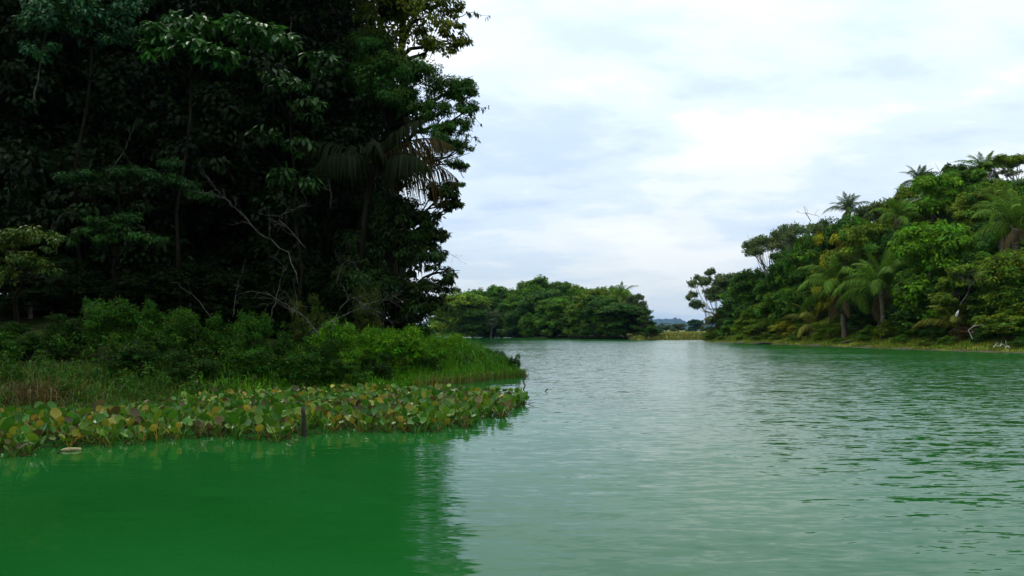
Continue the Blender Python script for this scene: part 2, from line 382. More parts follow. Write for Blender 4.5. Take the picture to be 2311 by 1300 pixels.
def make_proto(kind, seed):
    """a tree about 12 m high and 10 m wide: list of (part, mesh, parent part)"""
    rng = np.random.RandomState(seed); lobes = []; kw = {}
    bark = M_BARK
    if kind == 'dome':
        for i in range(20):
            u = nrm(rng.normal(0, 1, 3)); u[2] = abs(u[2]) * (1 if i < 14 else -0.75)
            s = rng.uniform(0.72, 1.0); lobes.append((u[0] * 3.5 * s, u[1] * 3.5 * s, 7.3 + u[2] * 3.6 * s, rng.uniform(1.2, 1.9)))
        lobes.append((0, 0, 7.2, 2.6)); lobes.append((0, 0, 4.4, 2.4))
        for i in range(13):
            a = i * 2.4 + rng.uniform(-.3, .3); r = rng.uniform(2.2, 3.9); lobes.append((math.cos(a) * r, math.sin(a) * r, rng.uniform(1.2, 4.6), rng.uniform(1.0, 1.7)))
        kw = dict(clumps=17, leaves=34, L=0.46, Wd=0.26, flat=0.8)
        trunk_top, tr = 6.5, 0.34
    elif kind == 'umbrella':
        bark = M_PALEBARK
        for i in range(13):
            a = i * 2.4 + rng.uniform(-.3, .3); r = 4.1 * math.sqrt((i + 0.4) / 13)
            lobes.append((math.cos(a) * r, math.sin(a) * r, 11.0 - 0.085 * r * r + rng.uniform(-.35, .35), rng.uniform(0.9, 1.35)))
        kw = dict(clumps=18, leaves=26, L=0.36, Wd=0.20, flat=0.38, droop=0.1, csize=0.36)
        trunk_top, tr = 7.6, 0.26
    elif kind == 'drape':
        for i in range(24):
            z = rng.uniform(1.0, 10.8); a = rng.uniform(0, 2 * PI); r = (2.2 + 1.5 * math.sin(z / 11 * PI)) * rng.uniform(0.55, 1.0)
            lobes.append((math.cos(a) * r, math.sin(a) * r, z, rng.uniform(0.9, 1.6)))
        lobes += [(0, 0, 3, 2.2), (0, 0, 6.5, 2.4)]; kw = dict(clumps=17, leaves=32, L=0.46, Wd=0.28, flat=1.1, droop=0.7)
        trunk_top, tr = 7.0, 0.3
    elif kind == 'layered':
        for i in range(22):
            z = rng.uniform(4.0, 11.3); a = i * 2.4; r = (4.4 * (1 - ((z - 6.0) / 6.5) ** 2) ** 0.5) * rng.uniform(0.45, 1.0)
            lobes.append((math.cos(a) * r, math.sin(a) * r, z, rng.uniform(1.0, 1.6)))
        for i in range(9):
            a = i * 2.4 + rng.uniform(-.3, .3); r = rng.uniform(0.8, 3.2); lobes.append((math.cos(a) * r, math.sin(a) * r, rng.uniform(1.4, 5.0), rng.uniform(1.0, 1.6)))
        kw = dict(clumps=18, leaves=32, L=0.44, Wd=0.22, flat=0.42, droop=0.15)
        trunk_top, tr = 8.0, 0.27
    elif kind == 'airy':
        bark = M_PALEBARK
        for i in range(30):
            a = i * 2.4 + rng.uniform(-.4, .4); r = rng.uniform(0.4, 4.4); z = 11.4 - 0.11 * r * r - rng.uniform(0, 3.6)
            lobes.append((math.cos(a) * r, math.sin(a) * r, z, rng.uniform(0.45, 0.95)))
        kw = dict(clumps=11, leaves=26, L=0.44, Wd=0.24, flat=0.45, droop=0.5, csize=0.55)
        trunk_top, tr = 6.0, 0.2
    elif kind == 'bush':
        for i in range(18):
            u = nrm(rng.normal(0, 1, 3)); u[2] = abs(u[2]); s = rng.uniform(0.5, 1.0)
            lobes.append((u[0] * 4.1 * s, u[1] * 4.1 * s, 2.0 + u[2] * 8.0 * s, rng.uniform(1.2, 2.0)))
        kw = dict(clumps=18, leaves=30, L=0.50, Wd=0.26, flat=1.0, droop=0.3)
        trunk_top, tr = 4.0, 0.2
    parts = []
    lean = rng.uniform(-0.5, 0.5, 2)
    tp = bent((0, 0, -0.6), (lean[0], lean[1], trunk_top), 7, rng, 0.05)
    mb = MB(); tube(mb, tp, np.linspace(tr * 1.25, tr * 0.6, 7), 8, None, rng, 0.05); parts.append(('trunk', mb.mesh('trunk', bark, True), None))
    order = sorted(range(len(lobes)), key=lambda i: -math.hypot(lobes[i][0], lobes[i][1]))
    nl = {'umbrella': 11, 'airy': 16, 'layered': 8, 'dome': 6, 'drape': 4, 'bush': 5}[kind]
    for i in order[:nl]:
        l = lobes[i]; f = rng.randint(3, 7) if kind != 'bush' else rng.randint(1, 5)
        mb = MB(); p = bent(tp[f], (l[0] * 0.97, l[1] * 0.97, l[2] - 0.1), 6, rng, 0.10, -0.06 if kind in ('umbrella', 'airy') else 0.02)
        tube(mb, p, np.linspace(tr * 0.42, tr * 0.10, 6), 5, None, rng, 0.05)
        # a few twigs fork from the limb's outer half
        for j in range(3):
            q0 = p[rng.randint(2, 5)]; q1 = np.array(l[:3]) + rng.normal(0, l[3] * 0.6, 3)
            tube(mb, bent(q0, q1, 4, rng, 0.1), np.linspace(tr * 0.16, tr * 0.05, 4), 4)
        parts.append(('limb', mb.mesh('limb', bark, True), 'trunk'))
    mb = MB(); foliage(mb, rng, lobes, **kw); parts.append(('crown', mb.mesh('crown', M_LEAF), None))
    return parts
PROTO = {}
for ki, kind in enumerate(('dome', 'umbrella', 'drape', 'layered', 'airy', 'bush')):
    PROTO[kind] = [make_proto(kind, 100 + 17 * ki + s) for s in range(3 if kind != 'airy' else 2)]

def place_tree(name, kind, loc, height, width, color, label, cat='tree', group=None, rotz=None, rnd=random.Random(4)):
    pr = PROTO[kind]; parts = pr[rnd.randrange(len(pr))]
    s = width / 10.0; sz = height / 12.0
    t = thing(name, label, cat, loc, rnd.uniform(0, 6.28) if rotz is None else rotz, group, (s, s, sz))
    tr = None
    for nm, me, par in parts:
        o = obj(nm, me, tr if par else t)
        if nm == 'trunk': tr = o
        if nm == 'crown': o['kind'] = 'stuff'; o.color = (*color, 1)
    return t

# palms ---------------------------------------------------------------
def frond_mesh(elev, curl, L, seed, wid=0.85, n=48, hang=0.35, name='frond', mat=None, lw=1.0):
    """rachis along +X rising at elev, curling over; leaflets on both sides"""
    rng = np.random.RandomState(seed); mb = MB()
    t = np.linspace(0, 1, 15); ang = elev - curl * t ** 1.5
    dx = np.cos(ang); dz = np.sin(ang)
    p = np.stack((np.cumsum(dx), np.zeros(15), np.cumsum(dz)), 1) * L / 15; p -= p[0]
    tube(mb, p, np.linspace(0.075, 0.012, 15) * L / 6, 4, (1.5, 1.35, 1.0))
    tt = np.repeat(np.linspace(0.14, 1.0, n), 2); sd = np.tile((1, -1), n)
    P = np.stack([np.interp(tt, t, p[:, i]) for i in range(3)], 1)
    ta = np.interp(tt, t, ang); T = np.stack((np.cos(ta), 0 * ta, np.sin(ta)), 1); U = np.stack((-np.sin(ta), 0 * ta, np.cos(ta)), 1)
    sdv = np.stack((0 * ta, sd, 0 * ta), 1)
    ln = L * 0.19 * wid * np.sin(np.clip(tt * 0.92 + 0.13, 0, 1) * PI) ** 0.6 * rng.uniform(0.85, 1.15, len(tt)) + 0.1
    A = nrm(sdv * 1.0 + T * (0.55 + 0.7 * tt[:, None]) + U * rng.normal(0.05, 0.16, (len(tt), 1)) - np.array((0, 0, hang)) * rng.uniform(0.6, 1.4, (len(tt), 1)))
    Nn = nrm(U + rng.normal(0, 0.2, P.shape)); B = nrm(np.cross(Nn, A))
    w = (lw * 0.044 * L / 6) * rng.uniform(0.8, 1.2, len(tt))[:, None]
    m = P + A * ln[:, None] * 0.5 + np.array((0, 0, 0.02)); e = P + A * ln[:, None] - np.array((0, 0, 1.0)) * ln[:, None] * (0.10 + 0.45 * hang)
    V = np.stack((P - B * w * .6, P + B * w * .6, m + B * w, m - B * w, e), 1).reshape(-1, 3)
    b = np.arange(len(tt)) * 5
    col = np.exp(rng.normal(0, 0.2, (len(tt), 1))) * np.array((1, 1, 1)) * (1 + rng.normal(0, 0.1, (len(tt), 1)) * np.array((1, 0, -0.5)))
    mb.add(V, np.stack((b, b + 1, b + 2, b + 3), 1), np.stack((b + 3, b + 2, b + 4), 1), np.repeat(col, 5, axis=0).clip(.2, 2.5))
    return mb.mesh(name, mat or M_LEAF)
FR = [frond_mesh(math.radians(e), math.radians(c), 6.0, 30 + i, hang=h) for i, (e, c, h) in enumerate(((86, 45, .2), (76, 66, .3), (66, 84, .45), (54, 98, .6), (38, 104, .7), (12, 85, .8)))]
def palm_trunk_mesh(H, r, seed, lean, mat=None):
    rng = np.random.RandomState(seed); mb = MB(); n = 16
    p = bent((0, 0, -0.5), (lean, 0, H), n, rng, 0.02)
    rad = r * (1.0 + 0.35 * np.exp(-np.linspace(0, 8, n)) + 0.45 * np.clip(np.linspace(-2.4, 1, n), 0, 1)); rad = rad * (1 + 0.06 * (np.arange(n) % 2))
    tube(mb, p, rad, 9, None, rng, 0.06)
    return mb.mesh('trunk', mat or M_PALMTRUNK, True), p[-1]
def boot_mesh():
    mb = MB(); rng = np.random.RandomState(2); tube(mb, [(0, 0, 0), (0.22, 0, 0.28), (0.5, 0, 0.5)], [0.13, 0.10, 0.04], 5, None, rng, 0.1); return mb.mesh('leaf_base', M_PALMTRUNK)
BOOT = boot_mesh()
def palm(loc, H, L, color, label, seed, nf=20, group='palms on the hill', lean=0.0, dead=2, trunk=True, r=0.27, rotz=0.0, lowcut=1.0, cat='palm'):
    rnd = random.Random(seed); t = thing('palm_tree', label, cat, loc, rotz, group)
    top = np.array((0, 0, 0.15))
    if trunk:
        me, top = palm_trunk_mesh(H, r, seed, lean); tk = obj('trunk', me, t)
        for k in range(12):
            obj('leaf_base', BOOT, tk, (top[0], top[1], top[2] - 0.12 * k), (0, 0, k * 2.4), (1.0, 1.0, 1.0))
    for k in range(nf):
        f = k / max(1, nf - 1) * lowcut; i = min(5, int(f * 5.6)); s = L / 6 * rnd.uniform(0.88, 1.12) * (0.8 + 0.35 * min(1, f * 2))
        j = rnd.uniform(0.8, 1.2); c = tuple(x * j for x in color)
        obj('frond', FR[i], t, top, (rnd.uniform(-.25, .25), rnd.uniform(-.08, .08), k * 2.39996 + rnd.uniform(-.25, .25)), (s, s, s), c)
    for k in range(dead):
        s = L / 6 * rnd.uniform(0.7, 0.9)
        tag(obj('frond', FR[5], t, top, (rnd.uniform(-.4, .4), rnd.uniform(0.5, 0.9), rnd.uniform(0, 6.28)), (s, s, s), (0.14, 0.10, 0.045)), 'dead brown frond hanging down')
    return t

# ------------------------------------------------------------------ right hill: (kind, px of crown centre, py of top, distance, crown width px, colour, label, crown height factor)
G_HILL = 'trees on the right hill'
HILL_TREES = [
 ('airy', 1616, 592, 149, 112, GREY, 'open-crowned tree with pale forked stems at the outer tip of the right hill'),
 ('dome', 1706, 590, 146, 96, DARK, 'dark leafy tree just right of the open-crowned tree at the hill tip'),
 ('umbrella', 1738, 514, 139, 128, GREY, 'flat-topped umbrella tree reaching left over the skyline of the right hill'),
 ('umbrella', 1812, 484, 137, 118, GREY, 'second flat-topped tree, just right of and above the leftmost umbrella tree'),
 ('layered', 1868, 516, 119, 78, YEL, 'small yellowish tree above the two big shore palms'),
 ('layered', 1960, 494, 117, 130, OLIVE, 'wide olive tree between the yellowish tree and the big round tree'),
 ('dome', 2112, 470, 95, 165, BRIGHT, 'big round bright green tree bulging from the middle of the hill'),
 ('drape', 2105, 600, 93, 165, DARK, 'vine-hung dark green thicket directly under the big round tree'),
 ('dome', 2036, 404, 129, 110, OLIVE, 'rounded dull green tree on the skyline left of the small grey palm'),
 ('layered', 2112, 388, 119, 135, BRIGHT, 'broad bright green canopy below the top skyline, above the big round tree'),
 ('layered', 2180, 372, 120, 120, MID, 'broad mid green canopy just under the skyline palm'),
 ('dome', 2172, 350, 130, 120, DARK, 'dark rounded tree tucked behind the left side of the skyline palm'),
 ('umbrella', 2292, 338, 127, 140, OLIVE, 'rounded broad tree at the top right corner of the hill skyline'),
 ('dome', 2225, 402, 112, 140, OLIVE, 'dull green tree in the upper right slope below the skyline palm'),
 ('layered', 2300, 400, 112, 120, MID, 'layered green tree at the right edge above the large leaning palm'),
 ('layered', 2200, 588, 84, 150, OLIVE, 'olive spreading tree with several bare grey stems near the right edge'),
 ('dome', 2290, 540, 82, 130, OLIVE, 'tall yellowish olive tree cut by the right edge of the picture'),
 ('bush', 2282, 668, 79.5, 130, OLIVE, 'low rounded olive bush overhanging the shore at the right edge'),
 ('airy', 1856, 482, 134, 80, GREY, 'thin grey-green skyline tree between the umbrella trees and the first skyline palm'),
 ('layered', 1968, 442, 131, 100, GREY, 'layered grey-green tree on the skyline right of the first skyline palm'),
 ('airy', 2128, 362, 130, 100, GREY, 'sparse see-through tree on the skyline right of the small grey palm'),
 ('dome', 1905, 472, 131, 110, DARK, 'dark rounded tree beneath the first skyline palm'),
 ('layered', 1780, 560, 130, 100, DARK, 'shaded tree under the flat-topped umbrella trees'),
 ('dome', 1745, 605, 135, 90, MID, 'rounded green tree right of the dark leafy tree at the hill tip'),
 ('drape', 1800, 622, 122, 95, MID, 'leafy vine-covered tree on the slope left of the big shore palms'),
 ('drape', 1665, 655, 140, 80, DARK, 'shaded vine-covered tree low at the hill tip'),
 ('layered', 1845, 560, 116, 80, DARK, 'dark tree behind the crown of the left shore palm'),
 ('drape', 1760, 668, 124, 95, LIME, 'light green leafy thicket on the lower left slope'),
 ('dome', 2046, 470, 114, 110, DARK, 'green tree filling the slope left above the big round tree'),
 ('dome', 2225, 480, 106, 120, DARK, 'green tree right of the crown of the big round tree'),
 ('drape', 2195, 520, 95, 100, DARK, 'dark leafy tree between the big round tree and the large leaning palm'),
 ('layered', 2255, 560, 91, 110, MID, 'mid green tree below the large leaning palm'),
 ('dome', 2075, 430, 122, 90, LIME, 'light green tree high on the slope below the small grey palm'),
 ('layered', 1985, 540, 110, 100, MID, 'green tree behind the crown of the right shore palm'),
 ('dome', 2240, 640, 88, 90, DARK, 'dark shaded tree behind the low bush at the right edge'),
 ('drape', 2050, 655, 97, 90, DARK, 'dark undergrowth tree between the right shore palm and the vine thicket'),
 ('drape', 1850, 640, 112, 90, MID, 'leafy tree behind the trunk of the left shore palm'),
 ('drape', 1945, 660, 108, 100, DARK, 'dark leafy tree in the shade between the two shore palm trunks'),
 ('dome', 2330, 600, 84, 120, MID, 'green tree just entering the picture at the right edge'),
 ('layered', 1648, 612, 147, 90, GREY, 'grey-green tree crowding the right side of the open-crowned tree at the hill tip'),
 ('dome', 1782, 532, 137, 90, MID, 'green tree filling the gap between the two flat-topped trees'),
 ('dome', 1940, 462, 130, 100, MID, 'green tree on the skyline between the first and the small grey palm'),
 ('dome', 1675, 625, 143, 80, MID, 'green tree low between the hill tip tree and the dark leafy tree'),
 ('dome', 1830, 505, 131, 100, MID, 'green tree filling the slope below the second flat-topped tree'),
 ('dome', 1700, 610, 141, 80, MID, 'green tree behind the light green bush at the hill tip'),
 ('layered', 2085, 395, 127, 110, OLIVE, 'olive tree directly below the small grey palm on the skyline'),
 ('dome', 2245, 385, 121, 130, MID, 'green tree below the right side of the skyline palm'),
 ('drape', 2150, 660, 92, 90, DEEP_SHADE, 'deep shaded thicket behind the pale hanging sheath'),
]
G_BUSH = 'bushes along the foot of the hill'
HILL_BUSHES = [
 (1612, 718, 146, 52, OLIVE, 'olive bush at the very tip of the right shore'),
 (1655, 708, 139, 60, MID, 'green bush second from the tip of the right shore'),
 (1690, 690, 133, 66, LIME, 'light green bush left of the lower slope thicket'),
 (1735, 712, 123, 64, OLIVE, 'dull olive bush at the shore under the light green thicket'),
 (1778, 715, 114, 60, YEL, 'yellowish bush on the shore left of the palms'),
 (1820, 722, 109, 56, OLIVE, 'olive brown bush under the drooping fronds of the left shore palm'),
 (1876, 700, 104, 80, LIME, 'rounded lime green bush just left of the left shore palm trunk'),
 (1962, 728, 99, 52, MID, 'low green bush between the two palm trunks'),
 (2008, 712, 98, 70, OLIVE, 'olive bush with bare twigs in front of the right palm trunk'),
 (2062, 725, 94, 70, MID, 'green bush right of the right palm trunk'),
 (2118, 742, 90, 66, DARK, 'low dark bush under the long arching frond'),
 (2185, 735, 86, 70, BROWN, 'brownish withered bush by the pale twigs'),
 (2235, 745, 82, 60, DARK, 'dark bush left of the low olive bush'),
 (2305, 742, 78.5, 70, DARK, 'dark bush at the water at the right edge'),
]
def hill_loc(px, Y, dmin=0.0):
    for _ in range(60):         # keep the shore strip clear: step back until far enough from the water
        x = wx(px, Y)
        if float(poly_sd(POLY_HILL, np.array([x]), np.array([Y]))[0]) >= dmin: break
        Y += 0.6
    return np.array((x, Y, float(h_hill(np.array([x]), np.array([Y]))[0])))
def hill_tree(kind, px, top, Y, wpx, color, label, group, name='broadleaf_tree', cat='tree'):
    l = hill_loc(px, Y, 5.2 if kind == 'bush' else 7.5); Y = l[1]; topz = CAMZ + (HY - top) / F_PX * Y
    place_tree(name, kind, l, max(2.2, topz - l[2]) * (12 / 12.4), wpx / F_PX * Y * 1.28, color, label, cat, group)
for k, px, top, Y, w, c, lab in HILL_TREES:
    hill_tree(k, px, top, Y, w, c, lab, G_HILL, {'umbrella': 'umbrella_tree', 'airy': 'slender_tree', 'drape': 'vine_covered_tree', 'bush': 'bush'}.get(k, 'broadleaf_tree'), 'bush' if k == 'bush' else 'tree')
for px, Y, dm, hgt, w, c, lab in [
 (1630, 150, 2.2, 0.9, 26, OLIVE, 'small olive tussock on the grass strip at the hill tip'), (1672, 134, 2.6, 1.0, 30, LIME, 'small lime tussock near the dark log by the hill tip'),
 (1705, 127, 2.4, 0.8, 34, MID, 'low green tussock above the dark log by the hill tip'), (1752, 117, 3.0, 1.1, 36, OLIVE, 'olive tussock on the grass strip below the yellowish bush'),
 (1795, 110, 2.6, 1.0, 34, MID, 'green tussock left of the stemless palm on the grass strip'), (1848, 106, 3.2, 1.2, 38, LIME, 'lime tussock at the foot of the stemless palm'),
 (1893, 101, 2.2, 0.8, 34, MID, 'low green tussock before the left palm trunk'), (1948, 99, 3.2, 1.1, 40, MID, 'green tussock before the gap between the palm trunks'),
 (2030, 95, 2.8, 1.2, 44, MID, 'green tussock before the right palm trunk'), (2085, 91, 2.0, 0.9, 40, OLIVE, 'olive tussock left above the thick log'),
 (2140, 89, 3.0, 1.3, 48, MID, 'green tussock right above the thick log'), (2210, 85, 3.0, 1.2, 50, DARK, 'dark tussock left of the bleached driftwood'), (2300, 80, 2.6, 1.2, 60, DARK, 'dark tussock at the right edge behind the driftwood')]:
    l = hill_loc(px, Y, dm); place_tree('grass_tussock', 'bush', l, hgt, w / F_PX * l[1], c, lab, 'tussock', 'tussocks on the right shore strip')
for px, top, Y, w, c, lab in HILL_BUSHES: hill_tree('bush', px, top, Y, w, c, lab, G_BUSH, 'bush', 'bush')

PGREEN = (0.066, 0.135, 0.010); POLIVE = (0.115, 0.125, 0.016)
def hill_palm(px, cy, Y, Lpx, color, label, seed, **k):
    l = hill_loc(px, Y, 5.5); Y = l[1]; H = CAMZ + (HY - cy) / F_PX * Y - l[2]
    if H < 1.2: k['trunk'] = False
    palm(l, H, Lpx / F_PX * Y, color, label, seed, **k)
hill_palm(1908, 655, 101.5, 128, PGREEN, 'big palm on the right shore with a bare leaning trunk, left of a pair', 11, nf=24, dead=3, lean=-0.4, r=0.34)
hill_palm(1994, 652, 101, 122, PGREEN, 'big palm on the right shore, right of a pair, trunk hidden low down', 12, nf=24, dead=4, lean=-0.2)
hill_palm(2292, 515, 97, 120, PGREEN, 'large palm leaning out at the right edge, halfway up the hill', 13, nf=20, dead=3)
hill_palm(2220, 392, 127, 72, PGREEN, 'tall palm standing out on the highest skyline of the hill', 14, nf=22, dead=0, lowcut=0.95)
hill_palm(2074, 414, 131, 58, (0.05, 0.09, 0.025), 'small greyish palm on the skyline left of the tallest skyline palm', 15, nf=18, dead=0, lowcut=0.95)
hill_palm(1914, 478, 133, 56, (0.05, 0.09, 0.025), 'small palm on the skyline, leftmost of the skyline palms', 16, nf=20, dead=0, lowcut=0.95)
hill_palm(2026, 492, 116, 66, PGREEN, 'medium palm on the slope above and left of the big round tree', 17, nf=16, dead=1)
hill_palm(1625, 728, 146, 48, POLIVE, 'drooping palm at the tip of the right hill under the open-crowned tree', 18, nf=18, dead=2)
hill_palm(1836, 735, 103.5, 80, POLIVE, 'stemless palm with arching fronds at the foot of the left shore palm', 20, nf=14, dead=1)
hill_palm(2160, 742, 88, 100, POLIVE, 'stemless palm with long low arching fronds beside the pale hanging sheath', 21, nf=12, dead=2)
hill_palm(2258, 480, 104, 70, PGREEN, 'palm half hidden behind the large leaning palm', 22, nf=14, dead=0)

# ------------------------------------------------------------------ far headland across the water
G_HEAD = 'trees on the far headland'
HEAD = [
 ('dome', 1040, 650, 262, 118, LIME, 'yellow-green rounded tree at the left of the far headland'),
 ('airy', 1108, 690, 258, 52, GREY, 'small tree with a thin pale bare trunk at the waterside of the far headland'),
 ('dome', 1132, 630, 278, 84, MID, 'open broad tree on the headland skyline left of the tallest headland tree'),
 ('dome', 1222, 607, 272, 118, MID, 'tallest domed tree at the top of the far headland'),
 ('dome', 1228, 640, 250, 112, DARK, 'dense dark rounded tree in the middle of the far headland'),
 ('dome', 1294, 626, 268, 66, MID, 'rounded tree on the headland skyline right of the tallest headland tree'),
 ('dome', 1168, 656, 260, 74, MID, 'mid green tree left of the dense dark tree on the headland'),
 ('drape', 1322, 662, 236, 86, OLIVE, 'olive vine-draped tree right of the dense dark tree on the headland'),
 ('dome', 1376, 634, 246, 104, OLIVE, 'broad dull-topped tree on the right half of the headland skyline'),
 ('dome', 1412, 676, 207, 112, DARK, 'large dark green dome tree over the water at the right end of the headland'),
 ('dome', 1322, 700, 222, 72, BRIGHT, 'bright green low tree left of the large dark dome tree on the headland'),
 ('layered', 1458, 710, 196, 46, DARK, 'small layered tree at the rightmost tip of the headland'),
 ('layered', 1022, 643, 300, 62, GREY, 'greyish tree top at the left behind the yellow-green headland tree'),
 ('layered', 1435, 655, 224, 52, GREY, 'drooping tree on the skyline at the right shoulder of the headland'),
 ('drape', 1160, 690, 252, 62, DARK, 'dark low tree right of the thin pale trunk on the headland'),
 ('drape', 1205, 690, 244, 60, MID, 'vine-hung column of leaves below the dense dark headland tree'),
 ('dome', 1255, 660, 241, 80, MID, 'green rounded tree below and right of the dense dark headland tree'),
 ('drape', 1285, 705, 231, 56, DARK, 'low dark tree at the waterline below the olive draped headland tree'),
 ('dome', 1068, 690, 256, 66, DARK, 'dark low tree left of the thin pale trunk on the headland'),
 ('dome', 1000, 668, 292, 80, MID, 'green tree at the far left of the headland beside the near bank'),
 ('drape', 1370, 705, 214, 70, MID, 'low vine-draped tree left under the large dark dome tree'),
 ('dome', 1345, 655, 240, 90, DARK, 'dark tree under the broad dull-topped tree on the headland'),
 ('drape', 1440, 705, 200, 60, DEEP_SHADE, 'shaded low tree under the right end of the large dark dome tree'),
 ('dome', 1065, 640, 285, 80, MID, 'mid green tree on the headland skyline right of the yellow-green tree'),
 ('dome', 1185, 628, 275, 90, MID, 'green tree on the headland skyline tucked left under the tallest headland tree'),
 ('dome', 1262, 622, 272, 80, DARK, 'dark tree on the headland skyline tucked right under the tallest headland tree'),
 ('dome', 1400, 650, 238, 90, OLIVE, 'olive tree on the headland skyline beside the poking palm'),
 ('layered', 1335, 648, 252, 90, MID, 'green tree on the headland skyline left of the broad dull-topped tree'),
 ('drape', 1250, 700, 238, 60, DEEP_SHADE, 'deep shaded low tree at the waterline in the middle of the headland'),
 ('drape', 1110, 712, 268, 50, DARK, 'low dark tree at the waterline left of the middle of the headland'),
 ('bush', 1470, 728, 190, 40, DARK, 'dark bush ending the headland at the meadow'),
 ('dome', 1100, 655, 275, 70, DARK, 'dark tree behind the thin pale trunk on the headland'),
]
def head_loc(px, Y):
    for _ in range(80):         # the front trees stand right at the water
        x = wx(px, Y)
        if Y > 255 or float(poly_sd(POLY_HEAD, np.array([x]), np.array([Y]))[0]) < 3.0: break
        Y -= 0.8
    return head_at(px, Y)
def head_at(px, Y):
    x = wx(px, Y); return np.array((x, Y, max(0.0, float(h_head(np.array([x]), np.array([Y]))[0]))))
for k, px, top, Y, w, c, lab in HEAD:
    l = head_loc(px, Y) if top > 652 else head_at(px, Y); Y = l[1]; topz = CAMZ + (HY - top) / F_PX * Y
    place_tree({'umbrella': 'umbrella_tree', 'airy': 'slender_tree', 'drape': 'vine_covered_tree', 'bush': 'bush'}.get(k, 'broadleaf_tree'), k, l, (topz - l[2]) * (12 / 12.4), w / F_PX * Y * 1.28, c, lab, 'bush' if k == 'bush' else 'tree', G_HEAD)
l = head_at(1402, 232); palm(l, CAMZ + (HY - 672) / F_PX * 232 - l[2], 5.6, PGREEN, 'palm poking out of the right shoulder of the far headland', 31, nf=16, group=None)

# far meadow behind the strait
G_FAR = 'trees beyond the far meadow'
for k, px, top, Y, w, c, lab in [
 ('dome', 1570, 718, 430, 44, TEAL, 'rounded dark tree beyond the meadow, half behind the hill tip'),
 ('dome', 1532, 728, 520, 40, GREY, 'hazy low tree in the middle beyond the meadow'),
 ('layered', 1503, 729, 560, 44, GREY, 'hazy low tree beyond the meadow, left of the gap'),
 ('dome', 1478, 733, 600, 40, GREY, 'hazy tree beyond the meadow close to the headland tip'),
 ('bush', 1554, 738, 330, 22, TEAL, 'small dark bush standing in the meadow below the rounded far tree'),
 ('bush', 1597, 735, 400, 30, TEAL, 'dark bush beyond the meadow touching the right hill'),
 ('bush', 1518, 739, 480, 26, GREY, 'low grey-green bush in the far meadow')]:
    x = wx(px, Y); z = float(h_mead(np.array([x]), np.array([Y]))[0]); topz = CAMZ + (HY - top) / F_PX * Y
    place_tree('bush' if k == 'bush' else 'broadleaf_tree', k, (x, Y, z), topz - z, w / F_PX * Y, c, lab, 'bush' if k == 'bush' else 'tree', G_FAR)

# ------------------------------------------------------------------ grass (nobody could count it)
def grass(name, label, X, Y, Z, H, wid, color, seed, lean=0.45, huevar=0.2, cat='grass'):
    rng = np.random.RandomState(seed); n = len(X); mb = MB()
    P = np.stack((X, Y, Z - 0.03), 1); a = rng.uniform(0, 2 * PI, n); d = np.stack((np.cos(a), np.sin(a), 0 * a), 1)
    b = np.stack((-np.sin(a), np.cos(a), 0 * a), 1); ln = np.abs(rng.normal(0, lean, n))[:, None]; H = H[:, None]; w = (wid * rng.uniform(.7, 1.3, n))[:, None]
    up = np.array((0, 0, 1.0))
    m1 = P + up * H * 0.55 + d * H * ln * 0.3; m2 = P + up * H * (0.9 - 0.25 * ln) + d * H * ln * 0.75; e = P + up * H * (1.0 - 0.6 * ln) + d * H * (ln * 1.2 + 0.05)
    V = np.stack((P - b * w * .5, P + b * w * .5, m1 + b * w * .5, m1 - b * w * .5, m2 + b * w * .35, m2 - b * w * .35, e), 1).reshape(-1, 3)
    i = np.arange(n) * 7
    lv = np.exp(rng.normal(0, 0.28, n)); h = rng.normal(0, huevar, n)
    tint = np.stack((lv * (1 + 1.2 * h), lv, lv * (1 - 0.5 * h)), 1).clip(0.12, 3)
    mb.add(V, np.concatenate((np.stack((i, i + 1, i + 2, i + 3), 1), np.stack((i + 3, i + 2, i + 4, i + 5), 1))), np.stack((i + 5, i + 4, i + 6), 1), np.repeat(tint, 7, axis=0))
    o = obj(name, mb.mesh(name, M_GRASS), color=color); tag(o, label, cat, kind='stuff'); return o
def scatter(fn, poly, n, x0, x1, y0, y1, seed, dmin=0.0, dmax=1e9):
    rng = np.random.RandomState(seed); X = rng.uniform(x0, x1, n); Y = rng.uniform(y0, y1, n)
    d = poly_sd(poly, X, Y); k = (d > dmin) & (d < dmax); X, Y, d = X[k], Y[k], d[k]
    return X, Y, fn(X, Y), d, rng
# tall grass on the spit
X, Y, Z, d, rng = scatter(h_bank, POLY_BANK, 110000, -9.5, 1.0, 24, 50, 41, -0.15, 5.5)
k = rng.random(len(X)) < np.clip((X + 9.5) / 8, 0.10, 1); X, Y, Z, d = X[k], Y[k], Z[k], d[k]; gh = np.clip((X + 7) / 4, 0.45, 1.2)
grass('tall_grass', 'tall bright green grass covering the spit of the near bank', X, Y, Z, gh * (0.36 + 0.40 * np.clip(d, 0, 3)) * rng.uniform(0.6, 1.25, len(X)), 0.024, (0.060, 0.180, 0.005), 42)
X, Y, Z, d, rng = scatter(h_bank, POLY_BANK, 90000, -26, -3, 15, 40, 43, -0.8, 5)
grass('short_grass', 'short green grass on the wet edge of the near bank behind the floating plants', X, Y, np.maximum(Z, -0.05), (0.15 + 0.08 * np.clip(d, 0, 4)) * rng.uniform(0.5, 1.4, len(X)), 0.018, (0.038, 0.085, 0.006), 44, lean=0.75, huevar=0.35)
X, Y, Z, d, rng = scatter(h_bank, POLY_BANK, 9000, -3.5, 0.8, 31, 41, 45, -0.3, 0.5)
grass('reed_fringe', 'dry straw-coloured grass fringe along the waterline of the spit', X, Y, np.maximum(Z, -0.05), 0.42 * rng.uniform(0.4, 1.2, len(X)), 0.018, (0.14, 0.12, 0.03), 46)
